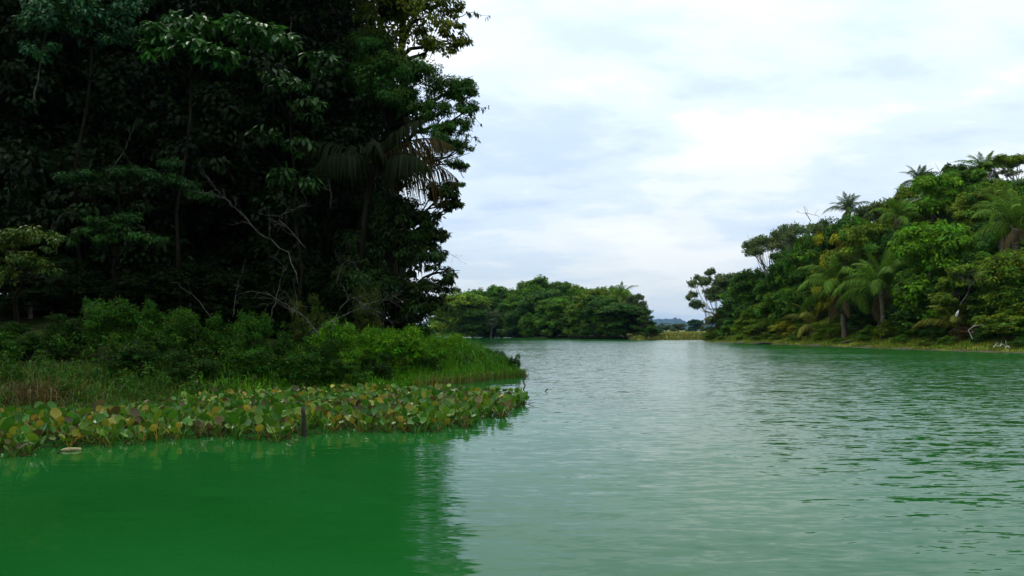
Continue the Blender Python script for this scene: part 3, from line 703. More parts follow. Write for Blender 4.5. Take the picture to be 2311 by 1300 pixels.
X, Y, Z, d, rng = scatter(h_hill, POLY_HILL, 110000, 30, 52, 60, 156, 47, 0.25, 7.0); k = rng.random(len(X)) < np.clip(0.6 + 0.6 * rumple(X, Y, 4.0) + 0.12 * (d - 2), 0.05, 1); X, Y, Z, d = X[k], Y[k], Z[k], d[k]
grass('shore_grass', 'yellow-green grass strip along the foot of the right hill', X, Y, Z, (0.16 + 0.07 * d) * rng.uniform(0.5, 1.4, len(X)), 0.06, (0.105, 0.150, 0.010), 48, huevar=0.3)
X, Y, Z, d, rng = scatter(h_mead, POLY_MEAD, 40000, 25, 50, 186, 300, 49, -0.2)
grass('meadow_grass', 'pale yellow-green grass of the far meadow', X, Y, Z, 0.7 * rng.uniform(0.4, 1.4, len(X)), 0.14, (0.17, 0.18, 0.035), 50)
X, Y, Z, d, rng = scatter(h_head, POLY_HEAD, 20000, -40, -4, 240, 340, 51, -0.2, 6)
grass('headland_grass', 'light green grass strip at the waterside of the far headland', X, Y, Z, 0.6 * rng.uniform(0.4, 1.4, len(X)), 0.14, (0.09, 0.14, 0.015), 52)

# ------------------------------------------------------------------ near forest on the left
NEAR_LOBES = {}
G_NEAR = 'tall trees of the near forest'
def bank_loc(px, Y):
    x = wx(px, Y); return np.array((x, Y, float(h_bank(np.array([x]), np.array([Y]))[0])))
def near_tree(base_px, base_Y, lobes, color, label, seed, L=0.24, Wd=0.11, clumps=15, leaves=50, flat=0.7, droop=0.5, tr=0.3, bark=None, name='broadleaf_tree', nl=9, csize=0.34, mat=None, group=G_NEAR, huevar=0.16):
    """lobes given as (px, py, radius px, distance)"""
    rng = np.random.RandomState(seed); base = bank_loc(base_px, base_Y)
    lw = [(*(wpt(a, b, Y) - base), r / F_PX * Y) for a, b, r, Y in lobes]
    t = thing(name, label, 'tree', base, 0, group); NEAR_LOBES[t.name] = lobes
    la = np.array(lw); zmid = la[:, 2].mean(); zlow = min(la[:, 2].min(), zmid * 0.6)
    top = np.array((la[:, 0].mean() * 0.6, la[:, 1].mean() * 0.6, zmid + 0.3 * (la[:, 2].max() - zmid)))
    tp = bent((0, 0, -0.5), top, 10, rng, 0.04)
    mb = MB(); tube(mb, tp, np.linspace(tr * 1.3, tr * 0.35, 10), 9, None, rng, 0.05); tk = obj('trunk', mb.mesh('trunk', bark or M_SHADEBARK, True), t)
    order = rng.permutation(len(lw))[:nl]
    for i in order:
        l = lw[i]; f = int(np.argmin(np.abs(tp[:, 2] - (l[2] - 0.35 * np.hypot(l[0] - tp[-1][0], l[1] - tp[-1][1]))))); f = min(max(f, 3), 8)
        mb = MB(); p = bent(tp[f], l[:3], 7, rng, 0.1, 0.05); tube(mb, p, np.linspace(tr * 0.4, tr * 0.08, 7), 5, None, rng, 0.06)
        for j in range(5):
            q1 = np.array(l[:3]) + rng.normal(0, l[3] * 0.6, 3); tube(mb, bent(p[rng.randint(3, 7)], q1, 5, rng, 0.12), np.linspace(tr * 0.13, 0.012, 5), 4)
        obj('limb', mb.mesh('limb', bark or M_SHADEBARK, True), tk)
    mb = MB(); foliage(mb, rng, lw, clumps, leaves, L, Wd, flat=flat, droop=droop, csize=csize, huevar=huevar)
    c = obj('crown', mb.mesh('crown', mat or M_DULL), t, color=color); c['kind'] = 'stuff'
    return t
def fill(n, x0, x1, y0, y1, r0, r1, Y0, Y1, seed):
    r = random.Random(seed); out = []
    nx = max(1, int(math.sqrt(n * (x1 - x0) / (y1 - y0)))); ny = max(1, n // nx)
    for i in range(nx):
        for j in range(ny):
            out.append((x0 + (i + r.random()) * (x1 - x0) / nx, y0 + (j + r.random()) * (y1 - y0) / ny, r.uniform(r0, r1), r.uniform(Y0, Y1)))
    return out

near_tree(880, 47, [(900, 20, 60, 44), (960, 30, 62, 44), (1005, 62, 42, 44), (930, 92, 50, 45), (990, 112, 42, 44), (880, -60, 90, 45), (960, -70, 80, 45), (1010, -30, 40, 44), (890, -180, 110, 46), (980, -160, 80, 45), (850, 40, 60, 46), (1010, 10, 36, 44), (1035, 95, 22, 44)],
          (0.100, 0.125, 0.008), 'yellow-green tree top at the upper right edge of the near forest', 61, leaves=52, clumps=20)
near_tree(760, 47, [(880, 150, 55, 44), (950, 165, 52, 43), (1005, 200, 48, 43), (1048, 208, 36, 43), (900, 225, 55, 44), (975, 250, 45, 43), (1035, 285, 33, 43), (1055, 245, 28, 43), (830, 190, 70, 45), (1005, 325, 36, 43), (1028, 370, 24, 43), (990, 300, 32, 43), (840, 110, 60, 45), (1025, 415, 20, 43), (1058, 190, 22, 43), (1040, 330, 24, 43)],
          (0.036, 0.098, 0.012), 'feathery green tree bulging furthest right from the near forest over the lake', 62, flat=0.5, L=0.17, Wd=0.07, leaves=84, clumps=26, huevar=0.2)
near_tree(840, 43, [(900, 480, 52, 42), (955, 505, 42, 42), (1000, 440, 40, 42), (1020, 462, 22, 42), (925, 555, 52, 42), (975, 580, 34, 41), (850, 540, 75, 43), (880, 655, 50, 42), (965, 655, 45, 41), (1008, 620, 22, 41), (940, 695, 42, 41), (820, 630, 75, 42), (955, 540, 40, 42), (860, 460, 55, 43), (985, 690, 26, 41), (990, 530, 24, 42)],
          (0.016, 0.036, 0.006), 'dark tree with a ragged edge low at the right of the near forest', 63, leaves=62, clumps=24)
near_tree(560, 50, fill(54, 480, 860, -300, 340, 80, 115, 43, 55, 1), DEEP_SHADE, 'tall dark tree in the right middle of the near forest', 64, clumps=20, leaves=55, tr=0.45, L=0.34, Wd=0.18)
near_tree(300, 50, fill(60, 180, 540, -300, 340, 85, 120, 43, 56, 2), DEEP_SHADE, 'tall dark tree in the middle of the near forest', 65, clumps=20, leaves=55, tr=0.5, L=0.34, Wd=0.18)
near_tree(60, 48, fill(60, -160, 220, -300, 360, 85, 120, 41, 54, 3), DEEP_SHADE, 'tall dark tree at the left edge of the near forest', 66, clumps=20, leaves=55, tr=0.5, L=0.34, Wd=0.18)
near_tree(690, 46, fill(44, 560, 850, 300, 740, 65, 95, 42, 53, 4), DEEP_SHADE, 'black shaded tree behind the bare twigs', 67, clumps=17, leaves=50, L=0.34, Wd=0.18)
near_tree(420, 46, fill(52, 280, 600, 300, 740, 75, 105, 41, 54, 5), DEEP_SHADE, 'black shaded tree behind the flowering shrubs in the middle', 68, clumps=17, leaves=50, L=0.34, Wd=0.18)
near_tree(150, 44, fill(54, -120, 300, 310, 740, 75, 105, 39, 52, 6), DEEP_SHADE, 'black shaded tree low at the left of the near forest', 69, clumps=17, leaves=50, L=0.34, Wd=0.18)
near_tree(200, 41, [(120, 60, 60, 37), (180, 40, 60, 37), (240, 55, 60, 37), (300, 40, 55, 37), (90, 20, 50, 37), (200, -20, 70, 37), (300, -30, 60, 37), (150, -60, 70, 38), (260, -90, 80, 38), (260, 95, 36, 37), (100, 110, 40, 37)],
          (0.026, 0.085, 0.026), 'fresh green leafy tree top at the upper left of the near forest', 70, leaves=36, group='undergrowth trees before the dark forest', tr=0.10)
near_tree(380, 39, [(350, 70, 30, 35), (385, 95, 32, 35), (430, 110, 32, 35), (480, 125, 32, 35), (520, 130, 24, 35), (400, 60, 40, 36), (450, 60, 40, 36), (590, 75, 36, 36), (640, 95, 30, 36), (540, 60, 34, 36), (340, 110, 22, 35)],
          (0.024, 0.085, 0.010), 'drooping big-leaved branches of a green tree in the upper middle of the forest', 71, L=0.42, Wd=0.17, leaves=14, clumps=10, group='undergrowth trees before the dark forest', tr=0.08)
near_tree(30, 33, [(20, 540, 42, 30), (70, 530, 36, 30), (110, 545, 32, 30), (40, 585, 38, 30), (90, 600, 32, 30), (10, 620, 34, 30), (115, 610, 18, 30), (-30, 560, 50, 30)],
          (0.050, 0.085, 0.010), 'small light green tree at the left edge above the flowering shrubs', 72, L=0.17, Wd=0.07, leaves=30, group='undergrowth trees before the dark forest', tr=0.09, flat=0.5)
near_tree(260, 37, [(190, 520, 26, 34), (220, 500, 28, 34), (270, 515, 30, 34), (310, 535, 28, 34), (350, 540, 24, 34), (290, 490, 28, 34), (240, 540, 26, 34), (160, 540, 20, 34)],
          (0.017, 0.054, 0.006), 'low spreading dark green tree in the black shade left of centre', 73, L=0.16, Wd=0.06, leaves=36, flat=0.35, group='undergrowth trees before the dark forest', tr=0.08)
near_tree(230, 40, [(150, 400, 30, 36), (200, 395, 34, 36), (260, 390, 34, 36), (310, 385, 30, 36), (360, 400, 34, 36), (420, 415, 34, 36), (450, 440, 28, 36), (390, 370, 30, 36)],
          (0.014, 0.050, 0.007), 'flat green sprays of a slender tree halfway up the dark forest', 74, L=0.18, Wd=0.07, leaves=36, flat=0.3, group='undergrowth trees before the dark forest', tr=0.06)
near_tree(660, 40, [(660, 200, 40, 38), (620, 180, 36, 38), (700, 240, 36, 38), (680, 330, 34, 38), (640, 400, 34, 38), (700, 420, 34, 38), (600, 300, 30, 38), (720, 140, 40, 38), (560, 90, 40, 38)],
          (0.016, 0.050, 0.006), 'thin green tree with scattered leaf tufts before the dark forest right of centre', 75, L=0.30, Wd=0.12, leaves=18, clumps=9, group='undergrowth trees before the dark forest', tr=0.07)
LEAF_BIG = None
def big_leaves(t, lobes, n, color, seed):
    global LEAF_BIG
    if LEAF_BIG is None:
        mb = MB(); L, Wd = 0.42, 0.16; V = [(0, 0, 0), (0.25 * L, Wd * .42, .015), (0.55 * L, Wd * .5, 0.01), (L, 0, -0.10 * L), (0.55 * L, -Wd * .5, 0.01), (0.25 * L, -Wd * .42, .015), (0.3 * L, 0, -.012), (0.6 * L, 0, -.015)]
        mb.add(V, [(0, 6, 7, 1), (1, 7, 3, 2), (0, 5, 4, 6), (6, 4, 3, 7)]); LEAF_BIG = mb.mesh('leaf', M_GLOSS)
    r = np.random.RandomState(seed); base = np.array(t.location)
    for i in range(n):
        a, b, rad, Y = lobes[r.randint(len(lobes))]; u = nrm(r.normal(0, 1, 3)); u[1] = -abs(u[1]); u[2] = abs(u[2]) * .8
        p = wpt(a, b, Y) - base + u * rad / F_PX * Y * np.array((1, 1, .8))
        obj('leaf', LEAF_BIG, t, p, (r.uniform(-.4, .4), r.uniform(0.1, 1.1), math.atan2(u[1], u[0]) + r.uniform(-.8, .8)), (r.uniform(.7, 1.15),) * 3, tuple(np.array(color) * r.uniform(.7, 1.35)))
for lab, n, c in (('drooping big-leaved', 180, (0.024, 0.085, 0.008)), ('thin green tree with scattered', 120, (0.018, 0.056, 0.006))):
    t = [o for o in COL.objects if o.get('label', '').startswith(lab)][0]; big_leaves(t, NEAR_LOBES[t.name], n, c, n)
# trees added behind, nearly out of sight, to block sky light
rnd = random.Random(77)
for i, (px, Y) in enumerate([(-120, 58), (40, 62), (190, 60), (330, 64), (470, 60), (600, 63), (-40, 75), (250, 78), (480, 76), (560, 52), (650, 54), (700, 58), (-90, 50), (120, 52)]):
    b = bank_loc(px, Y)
    place_tree('broadleaf_tree', ('dome', 'drape', 'dome')[i % 3], b, rnd.uniform(22, 27), rnd.uniform(14, 18), DEEP_SHADE, 'added dark tree deep inside the near forest, hardly seen, blocking sky light', 'tree', 'added light-blocking trees deep inside the near forest')

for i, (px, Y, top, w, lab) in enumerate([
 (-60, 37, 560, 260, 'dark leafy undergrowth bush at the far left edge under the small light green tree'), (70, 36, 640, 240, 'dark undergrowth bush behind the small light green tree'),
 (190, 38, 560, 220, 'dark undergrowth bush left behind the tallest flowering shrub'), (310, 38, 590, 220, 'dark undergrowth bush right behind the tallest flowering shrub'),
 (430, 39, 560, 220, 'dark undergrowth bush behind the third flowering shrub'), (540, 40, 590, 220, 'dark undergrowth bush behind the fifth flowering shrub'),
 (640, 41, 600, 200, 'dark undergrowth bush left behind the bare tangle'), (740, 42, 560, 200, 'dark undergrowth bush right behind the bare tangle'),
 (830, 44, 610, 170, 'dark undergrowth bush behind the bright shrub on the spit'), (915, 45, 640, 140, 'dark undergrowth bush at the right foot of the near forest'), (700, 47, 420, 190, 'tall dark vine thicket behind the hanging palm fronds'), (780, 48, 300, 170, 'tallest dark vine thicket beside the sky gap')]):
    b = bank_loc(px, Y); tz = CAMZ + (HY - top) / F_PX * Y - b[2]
    place_tree('bush' if i < 10 else 'vine_covered_tree', 'bush' if i < 10 else 'drape', b, tz, w / F_PX * Y, DEEP_SHADE, lab, 'bush' if i < 10 else 'tree', 'dark undergrowth of the near forest')
# palm with long hanging leaflets beside the gap of sky
FRH = [frond_mesh(math.radians(e), math.radians(c), 6.0, 60 + i, wid=1.25, n=44, hang=1.3, mat=M_LEAF, lw=1.4) for i, (e, c) in enumerate(((60, 70), (40, 75), (20, 70), (0, 60)))]
def near_palm():
    Y = 41.5; base = bank_loc(800, Y); top = wpt(842, 375, Y) - base
    t = thing('palm_tree', 'palm with brownish drooping fronds beside the sky gap in the near forest', 'palm', base)
    me, tp = palm_trunk_mesh(float(top[2]), 0.12, 5, float(top[0]), M_SHADEBARK); obj('trunk', me, t)
    r = random.Random(9)
    for k, (az, i, s, c) in enumerate([(0.1, 2, .80, 0), (-0.35, 1, .82, 0), (-0.75, 2, .78, 1), (0.5, 1, .7, 0), (-1.4, 1, .6, 1), (3.5, 1, .7, 1), (-0.1, 3, .75, 0), (-0.5, 0, .7, 1), (1.4, 0, .6, 1), (-2.2, 2, .7, 1)]):
        obj('frond', FRH[i], t, tp, (0, 0, az), (s, s, s), (0.046, 0.036, 0.010) if c == 0 else (0.009, 0.015, 0.003))
near_palm()

# leafy twigs reaching out over the lake: every leaf its own piece
def one_leaf(name, L, Wd):
    mb = MB(); V = [(0, 0, 0), (0.25 * L, Wd * .42, .01), (0.55 * L, Wd * .5, 0), (L, 0, -0.10 * L), (0.55 * L, -Wd * .5, 0), (0.25 * L, -Wd * .42, .01), (0.3 * L, 0, -.012), (0.6 * L, 0, -.015)]
    mb.add(V, [(0, 6, 7, 1), (1, 7, 3, 2), (0, 5, 4, 6), (6, 4, 3, 7)]); return mb.mesh(name, M_GLOSS)
LEAF_M = one_leaf('leaf', 0.26, 0.085)
def twig(pts, label, seed, color, tufts=5, per=5):
    rng = np.random.RandomState(seed); P = np.array([wpt(*p) for p in pts]); base = P[0]
    t = thing('leafy_twig', label, 'branch', base, 0, 'leafy twigs reaching over the lake')
    tt = np.linspace(0, 1, 9); s = np.linspace(0, 1, len(P)); Q = np.stack([np.interp(tt, s, P[:, i]) for i in range(3)], 1) - base + np.vstack((np.zeros(3), rng.normal(0, .03, (8, 3))))
    mb = MB(); tube(mb, Q, np.linspace(0.028, 0.008, 9), 5); obj('stem', mb.mesh('stem', M_BARK, True), t)
    for k in range(tufts):
        q = Q[int(3 + k * 5 / max(1, tufts - 1))] + rng.normal(0, .03, 3)
        for j in range(per):
            obj('leaf', LEAF_M, t, q + rng.normal(0, .05, 3), (rng.uniform(-.6, .6), rng.uniform(0.5, 1.5), rng.uniform(0, 6.28)), (rng.uniform(.7, 1.15),) * 3, tuple(np.array(color) * rng.uniform(.7, 1.3)))
OC = (0.035, 0.055, 0.012)
twig([(1030, 40, 44), (1060, 26, 43.8), (1100, 36, 43.6)], 'leafy twig at the top, reaching furthest right against the sky', 1, OC)
twig([(1030, 55, 44), (1050, 75, 43.8), (1066, 92, 43.6)], 'short leafy twig just below the topmost one', 2, OC, 3)
twig([(1040, 225, 43), (1070, 238, 42.8), (1096, 244, 42.6)], 'leafy twig reaching right below the bulging feathery crown', 3, OC)
twig([(1040, 255, 43), (1062, 262, 42.8), (1082, 276, 42.6)], 'short hanging twig in the middle of the forest edge', 4, OC, 3)
twig([(1030, 300, 43), (1060, 305, 42.8), (1082, 318, 42.6)], 'hanging leafy twig below the short middle one', 5, OC, 4)
twig([(1000, 615, 41), (1015, 612, 40.8), (1030, 622, 40.6)], 'low leafy twig at the edge of the dark tree above the spit', 6, OC, 4, 6)

# ------------------------------------------------------------------ flowering shrubs on the near bank
def shrub_proto(seed):
    rng = np.random.RandomState(seed); parts = []; lobes = []
    for i in range(16):
        u = nrm(rng.normal(0, 1, 3)); u[2] = abs(u[2]); s = rng.uniform(0.45, 1.0); lobes.append((u[0] * 0.95 * s, u[1] * 0.95 * s, 0.45 + u[2] * 1.35 * s, rng.uniform(0.26, 0.44)))
    for i in range(6):
        l = lobes[i]; mb = MB(); tube(mb, bent((l[0] * .15, l[1] * .15, -0.15), (l[0], l[1], l[2] + 0.2), 6, rng, 0.08), np.linspace(0.022, 0.006, 6), 4); parts.append(('stem', mb.mesh('stem', M_BARK, True)))
    mb = MB(); foliage(mb, rng, lobes, 15, 30, 0.13, 0.042, flat=1.0, droop=0.1, csize=0.42); parts.append(('foliage', mb.mesh('foliage', M_LEAF)))
    mb = MB()
    for i in range(20):
        l = lobes[rng.randint(len(lobes))]; u = nrm(rng.normal(0, 1, 3)); u[2] = abs(u[2]); c = np.array(l[:3]) + u * (l[3] * 1.12)
        for j in range(5):
            a = j / 5 * 2 * PI; A = np.array([[math.cos(a), math.sin(a), 0.4]]); leafset(mb, c[None], A, np.array([[0, 0, 1.0]]), 0.042, 0.034, np.ones((1, 3)))
    parts.append(('blossom', mb.mesh('blossom', M_FLOWER)))
    return parts
SHRUB = [shrub_proto(300 + i) for i in range(4)]
def shrub(px, top, Y, wpx, color, label, i, flowers=True):
    b = bank_loc(px, Y); topz = CAMZ + (HY - top) / F_PX * Y; s = wpx / F_PX * Y / 2.4; sz = max(0.5, (topz - b[2]) / 2.0)
    t = thing('flowering_shrub' if flowers else 'shrub', label, 'shrub', b, i * 1.7, 'shrubs on the near bank', (s, s, sz))
    for nm, me in SHRUB[i % 4]:
        if nm == 'blossom' and not flowers: continue
        o = obj(nm, me, t)
        if nm == 'foliage': o.color = (*color, 1); o['kind'] = 'stuff'
        if nm == 'blossom': o.color = (0.75, 0.62, 0.10, 1); o['kind'] = 'stuff'
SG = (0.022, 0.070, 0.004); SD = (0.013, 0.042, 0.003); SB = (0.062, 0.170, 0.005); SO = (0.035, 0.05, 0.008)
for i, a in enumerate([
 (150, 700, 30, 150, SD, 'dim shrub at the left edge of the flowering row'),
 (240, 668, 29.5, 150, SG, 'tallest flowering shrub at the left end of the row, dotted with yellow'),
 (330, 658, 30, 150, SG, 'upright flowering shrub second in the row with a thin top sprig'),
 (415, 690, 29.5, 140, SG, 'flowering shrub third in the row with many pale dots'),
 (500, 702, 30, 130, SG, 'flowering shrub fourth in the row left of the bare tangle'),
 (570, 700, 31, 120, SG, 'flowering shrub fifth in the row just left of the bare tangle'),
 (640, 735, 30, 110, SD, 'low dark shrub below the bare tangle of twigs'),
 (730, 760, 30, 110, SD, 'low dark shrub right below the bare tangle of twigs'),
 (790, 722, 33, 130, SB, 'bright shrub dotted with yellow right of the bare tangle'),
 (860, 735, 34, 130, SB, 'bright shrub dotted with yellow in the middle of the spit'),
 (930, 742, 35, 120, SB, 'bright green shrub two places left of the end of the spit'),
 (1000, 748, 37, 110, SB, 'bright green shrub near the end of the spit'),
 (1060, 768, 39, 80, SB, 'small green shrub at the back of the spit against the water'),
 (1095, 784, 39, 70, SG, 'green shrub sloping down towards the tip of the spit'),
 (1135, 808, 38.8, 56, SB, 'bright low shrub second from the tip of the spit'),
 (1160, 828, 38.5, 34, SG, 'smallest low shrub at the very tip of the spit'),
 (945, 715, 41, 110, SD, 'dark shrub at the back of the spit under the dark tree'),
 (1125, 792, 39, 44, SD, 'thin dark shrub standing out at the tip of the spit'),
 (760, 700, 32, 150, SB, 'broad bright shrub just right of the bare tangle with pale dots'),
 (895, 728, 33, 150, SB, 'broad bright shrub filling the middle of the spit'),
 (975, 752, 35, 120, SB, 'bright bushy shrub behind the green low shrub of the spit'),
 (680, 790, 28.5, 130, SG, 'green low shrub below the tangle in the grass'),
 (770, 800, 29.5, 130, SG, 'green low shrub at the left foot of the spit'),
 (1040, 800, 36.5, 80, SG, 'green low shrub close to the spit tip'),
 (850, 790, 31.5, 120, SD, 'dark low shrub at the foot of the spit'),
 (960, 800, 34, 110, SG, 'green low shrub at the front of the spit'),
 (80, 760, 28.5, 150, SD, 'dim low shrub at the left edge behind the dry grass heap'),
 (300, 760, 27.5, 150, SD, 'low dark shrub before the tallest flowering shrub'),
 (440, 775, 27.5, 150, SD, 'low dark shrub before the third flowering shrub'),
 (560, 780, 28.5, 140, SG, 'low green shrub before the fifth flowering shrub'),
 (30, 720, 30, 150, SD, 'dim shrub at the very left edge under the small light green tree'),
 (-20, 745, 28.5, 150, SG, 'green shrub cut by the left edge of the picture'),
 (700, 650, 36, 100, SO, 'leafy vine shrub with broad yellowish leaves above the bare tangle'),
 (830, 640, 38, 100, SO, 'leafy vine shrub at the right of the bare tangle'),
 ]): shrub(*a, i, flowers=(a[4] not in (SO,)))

def weeds(name, label, x0, x1, n, color, seed, hmax):
    rng = np.random.RandomState(seed); X, Y, Z, d, _ = scatter(h_bank, POLY_BANK, n, x0, x1, 19, 46, seed, 0.6, 8.5)
    vis = X / Y > -0.66; X, Y, Z, d = X[vis], Y[vis], Z[vis], d[vis]
    h = np.abs(rumple(X, Y, 2.6)) * hmax * np.clip(d / 3.5, 0.15, 1) * rng.uniform(0.4, 1.1, len(X)) + 0.12
    lob = np.stack((X, Y, Z + h * 0.75, rng.uniform(0.12, 0.26, len(X))), 1); mb = MB()
    foliage(mb, rng, lob, 5, 9, 0.15, 0.045, flat=1.3, droop=0.2, csize=0.7, huevar=0.25)
    for (x, y, z, r), hh in list(zip(lob, h))[::3]:      # thin stalks
        tube(mb, bent((x, y, z - hh), (x + rng.normal(0, .08), y + rng.normal(0, .08), z + 0.15), 4, rng, .1), (0.008, 0.007, 0.005, 0.003), 3, (1.6, 0.9, 1.2), cap=False)
    tag(obj(name, mb.mesh(name, M_LEAF), color=color), label, 'weeds', kind='stuff')
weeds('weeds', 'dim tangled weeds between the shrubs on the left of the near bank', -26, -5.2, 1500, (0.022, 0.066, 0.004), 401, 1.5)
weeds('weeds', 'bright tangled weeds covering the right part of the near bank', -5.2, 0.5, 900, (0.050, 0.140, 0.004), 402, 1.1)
# dry grass heap at the left
rng = np.random.RandomState(91); n = 380; bx, by = wx(75, 23.5), 23.5
X = bx + rng.normal(0, .45, n); Y = by + rng.normal(0, .5, n); Z = h_bank(X, Y)
o = grass('dry_grass', 'withered brown grass heap at the left edge behind the floating plants', X, Y, np.maximum(Z, 0), 0.6 * rng.uniform(.4, 1.2, n), 0.018, (0.075, 0.055, 0.016), 92, lean=0.8)

# ------------------------------------------------------------------ bare branches
def dead_branch(name, pts, r0, label, seed, twigs=14, tl=0.9, mat=None, cat='branch', group=None, fork=2):
    rng = np.random.RandomState(seed); P = np.array([wpt(*p) for p in pts]); base = P[0]
    tt = np.linspace(0, 1, 14); s = np.linspace(0, 1, len(P)); Q = np.stack([np.interp(tt, s, P[:, i]) for i in range(3)], 1) - base
    Q[1:] += rng.normal(0, .02 * np.linalg.norm(Q[-1]) / 3, (13, 3))
    t = thing(name, label, cat, base, 0, group)
    mb = MB(); tube(mb, Q, np.linspace(r0, r0 * 0.3, 14) * 0.7, 6, None, rng, 0.06); obj('stem', mb.mesh('stem', mat or M_DEAD, True), t)
    for k in range(twigs):
        i = rng.randint(3, 14); q = Q[i]; d = nrm(Q[min(13, i)] - Q[i - 2]) + rng.normal(0, .75, 3) * np.array((1, .7, 1)); L = tl * rng.uniform(.4, 1.2)
        p = bent(q, q + nrm(d) * L, 6, rng, 0.16); mb = MB(); rr = r0 * 0.28; tube(mb, p, np.linspace(rr, rr * .3, 6), 4)
        for f in range(fork):
            j = rng.randint(2, 5); e = p[j] + nrm(nrm(d) + rng.normal(0, .7, 3)) * L * rng.uniform(.3, .6); tube(mb, bent(p[j], e, 4, rng, .12), np.linspace(rr * .6, rr * .2, 4), 4)
        obj('twig', mb.mesh('twig', mat or M_DEAD, True), t)
    return t
GB = 'bare grey branches before the dark forest'
dead_branch('bare_branch', [(672, 640, 33), (655, 575, 33), (610, 540, 33), (570, 515, 33), (545, 480, 33), (490, 430, 33)], 0.030, 'long bare grey branch fanning out in the middle of the dark forest', 1, 12, 1.1, group=GB)
dead_branch('bare_branch', [(690, 560, 33.4), (655, 520, 33.4), (625, 490, 33.4), (690, 460, 33.4)], 0.022, 'smaller bare branch fanning right of the long grey one', 2, 10, 0.9, group=GB)
dead_branch('bare_branch', [(745, 470, 36), (748, 440, 36), (742, 415, 36)], 0.02, 'short forked pale twig high right of the bare branches', 3, 4, 0.6, group=GB)
dead_branch('bare_branch', [(760, 640, 34), (768, 600, 34), (790, 585, 34)], 0.02, 'hanging pale twigs below the short forked one', 4, 6, 0.8, group=GB)
dead_branch('bare_branch', [(720, 760, 30.5), (690, 715, 30.5), (650, 690, 30.5), (600, 660, 30.5)], 0.030, 'arching bare stem at the left of the bare tangle', 5, 10, 0.9, group=GB)
dead_branch('bare_branch', [(700, 755, 31), (760, 720, 31), (820, 690, 31), (895, 668, 31)], 0.026, 'long bare stem rising right out of the tangle', 6, 9, 0.8, group=GB)
dead_branch('bare_branch', [(740, 760, 30.2), (770, 690, 30.2), (800, 672, 30.2), (840, 700, 30.2)], 0.024, 'bent bare stem arching over the middle of the tangle', 7, 10, 0.8, group=GB)
dead_branch('bare_branch', [(610, 720, 31.5), (630, 650, 31.5), (640, 600, 31.5)], 0.02, 'upright bare stem left of the tangle', 8, 6, 0.7, group=GB)
dead_branch('bare_branch', [(480, 720, 31.5), (440, 670, 31.5), (400, 640, 31.5)], 0.018, 'thin slanting bare stem above the flowering shrubs', 9, 3, 0.6, group=GB)
dead_branch('bare_branch', [(525, 715, 31.5), (535, 650, 31.5), (555, 585, 31.5)], 0.018, 'thin upright bare stem above the flowering shrubs', 10, 3, 0.6, group=GB)
dead_branch('bare_branch', [(995, 560, 41), (1018, 575, 41), (1035, 585, 41)], 0.014, 'thin leafless twig over the lake at the edge of the dark tree', 11, 5, 0.45, group=GB)
dead_branch('bare_branch', [(75, 230, 38), (90, 150, 38), (108, 60, 38)], 0.05, 'pale slender stem rising at the upper left of the dark forest', 12, 3, 0.6, group=GB)
dead_branch('bare_branch', [(245, 390, 36), (275, 350, 36), (310, 265, 36)], 0.03, 'pale slanting stem halfway up the left of the dark forest', 13, 3, 0.6, group=GB)
dead_branch('bare_branch', [(672, 120, 37.5), (660, 90, 37.5), (655, 60, 37.5)], 0.03, 'short pale stem piece high in the middle of the dark forest', 14, 2, 0.5, group=GB)

# ------------------------------------------------------------------ sticks in the water
def gy(py): return CAMZ * F_PX / (py - HY)
def stick(pts, r, label, seed, name='wooden_stake', mat=None, cat='stake'):
    rng = np.random.RandomState(seed); P = np.array(pts, float); base = P[0]
    mb = MB(); tt = np.linspace(0, 1, 9); s = np.linspace(0, 1, len(P)); Q = np.stack([np.interp(tt, s, P[:, i]) for i in range(3)], 1)
    tube(mb, Q - base, r * np.linspace(1.05, 0.85, 9), 8, None, rng, 0.08)
    return tag(obj(name, mb.mesh(name, mat or M_WET, True), None, base), label, cat)
Y0 = gy(985); x0 = wx(687, Y0)
stick([(x0, Y0, -0.6), (x0, Y0, 0), (wx(686, Y0), Y0, 0.30), (wx(683, Y0), Y0, 0.56)], 0.045, 'black wooden stake standing at the front of the floating plants', 1)
Y1 = gy(880); x1 = wx(1183, Y1)
stick([(x1, Y1, -0.5), (x1 - .02, Y1, 0.02), (x1 + .03, Y1, 0.15), (wx(1180, Y1), Y1, 0.3), (wx(1185, Y1), Y1, 0.46)], 0.022, 'thin bent dark stick standing in the lake off the spit', 2, 'dead_stick', cat='stick')
Y2 = gy(884); x2 = wx(1230, Y2)
stick([(x2 - .04, Y2, -0.3), (x2, Y2, 0.0), (x2 + .04, Y2, 0.05), (x2 + .1, Y2, 0.1)], 0.022, 'short dark stub poking out of the lake right of the bent stick', 3, 'dead_stick', cat='stick')
dead_branch('dead_branch', [(1150, 862, 38.2), (1175, 845, 38.2), (1190, 834, 38.2), (1212, 842, 38.2)], 0.016, 'thin twiggy branch lying over the water at the tip of the spit', 21, 8, 0.35, mat=M_WET)
Y3 = gy(1018)
stick([(wx(140, Y3), Y3, 0.0), (wx(158, Y3), Y3, 0.03), (wx(176, Y3), Y3 + .1, 0.01)], 0.035, 'pale piece of driftwood floating before the plants at the left', 4, 'driftwood', noise_mat('tan_wood', (0.14, 0.12, 0.05), (0.30, 0.27, 0.14), 12.0, 0.8, 0.3), 'driftwood')
Y4 = 26.0
stick([(wx(425, Y4), Y4, 0.0), (wx(436, Y4), Y4, 0.2), (wx(446, Y4), Y4, 0.55)], 0.03, 'slanting brown stick in the grass behind the floating plants', 5, 'dead_stick', M_BARK, 'stick')
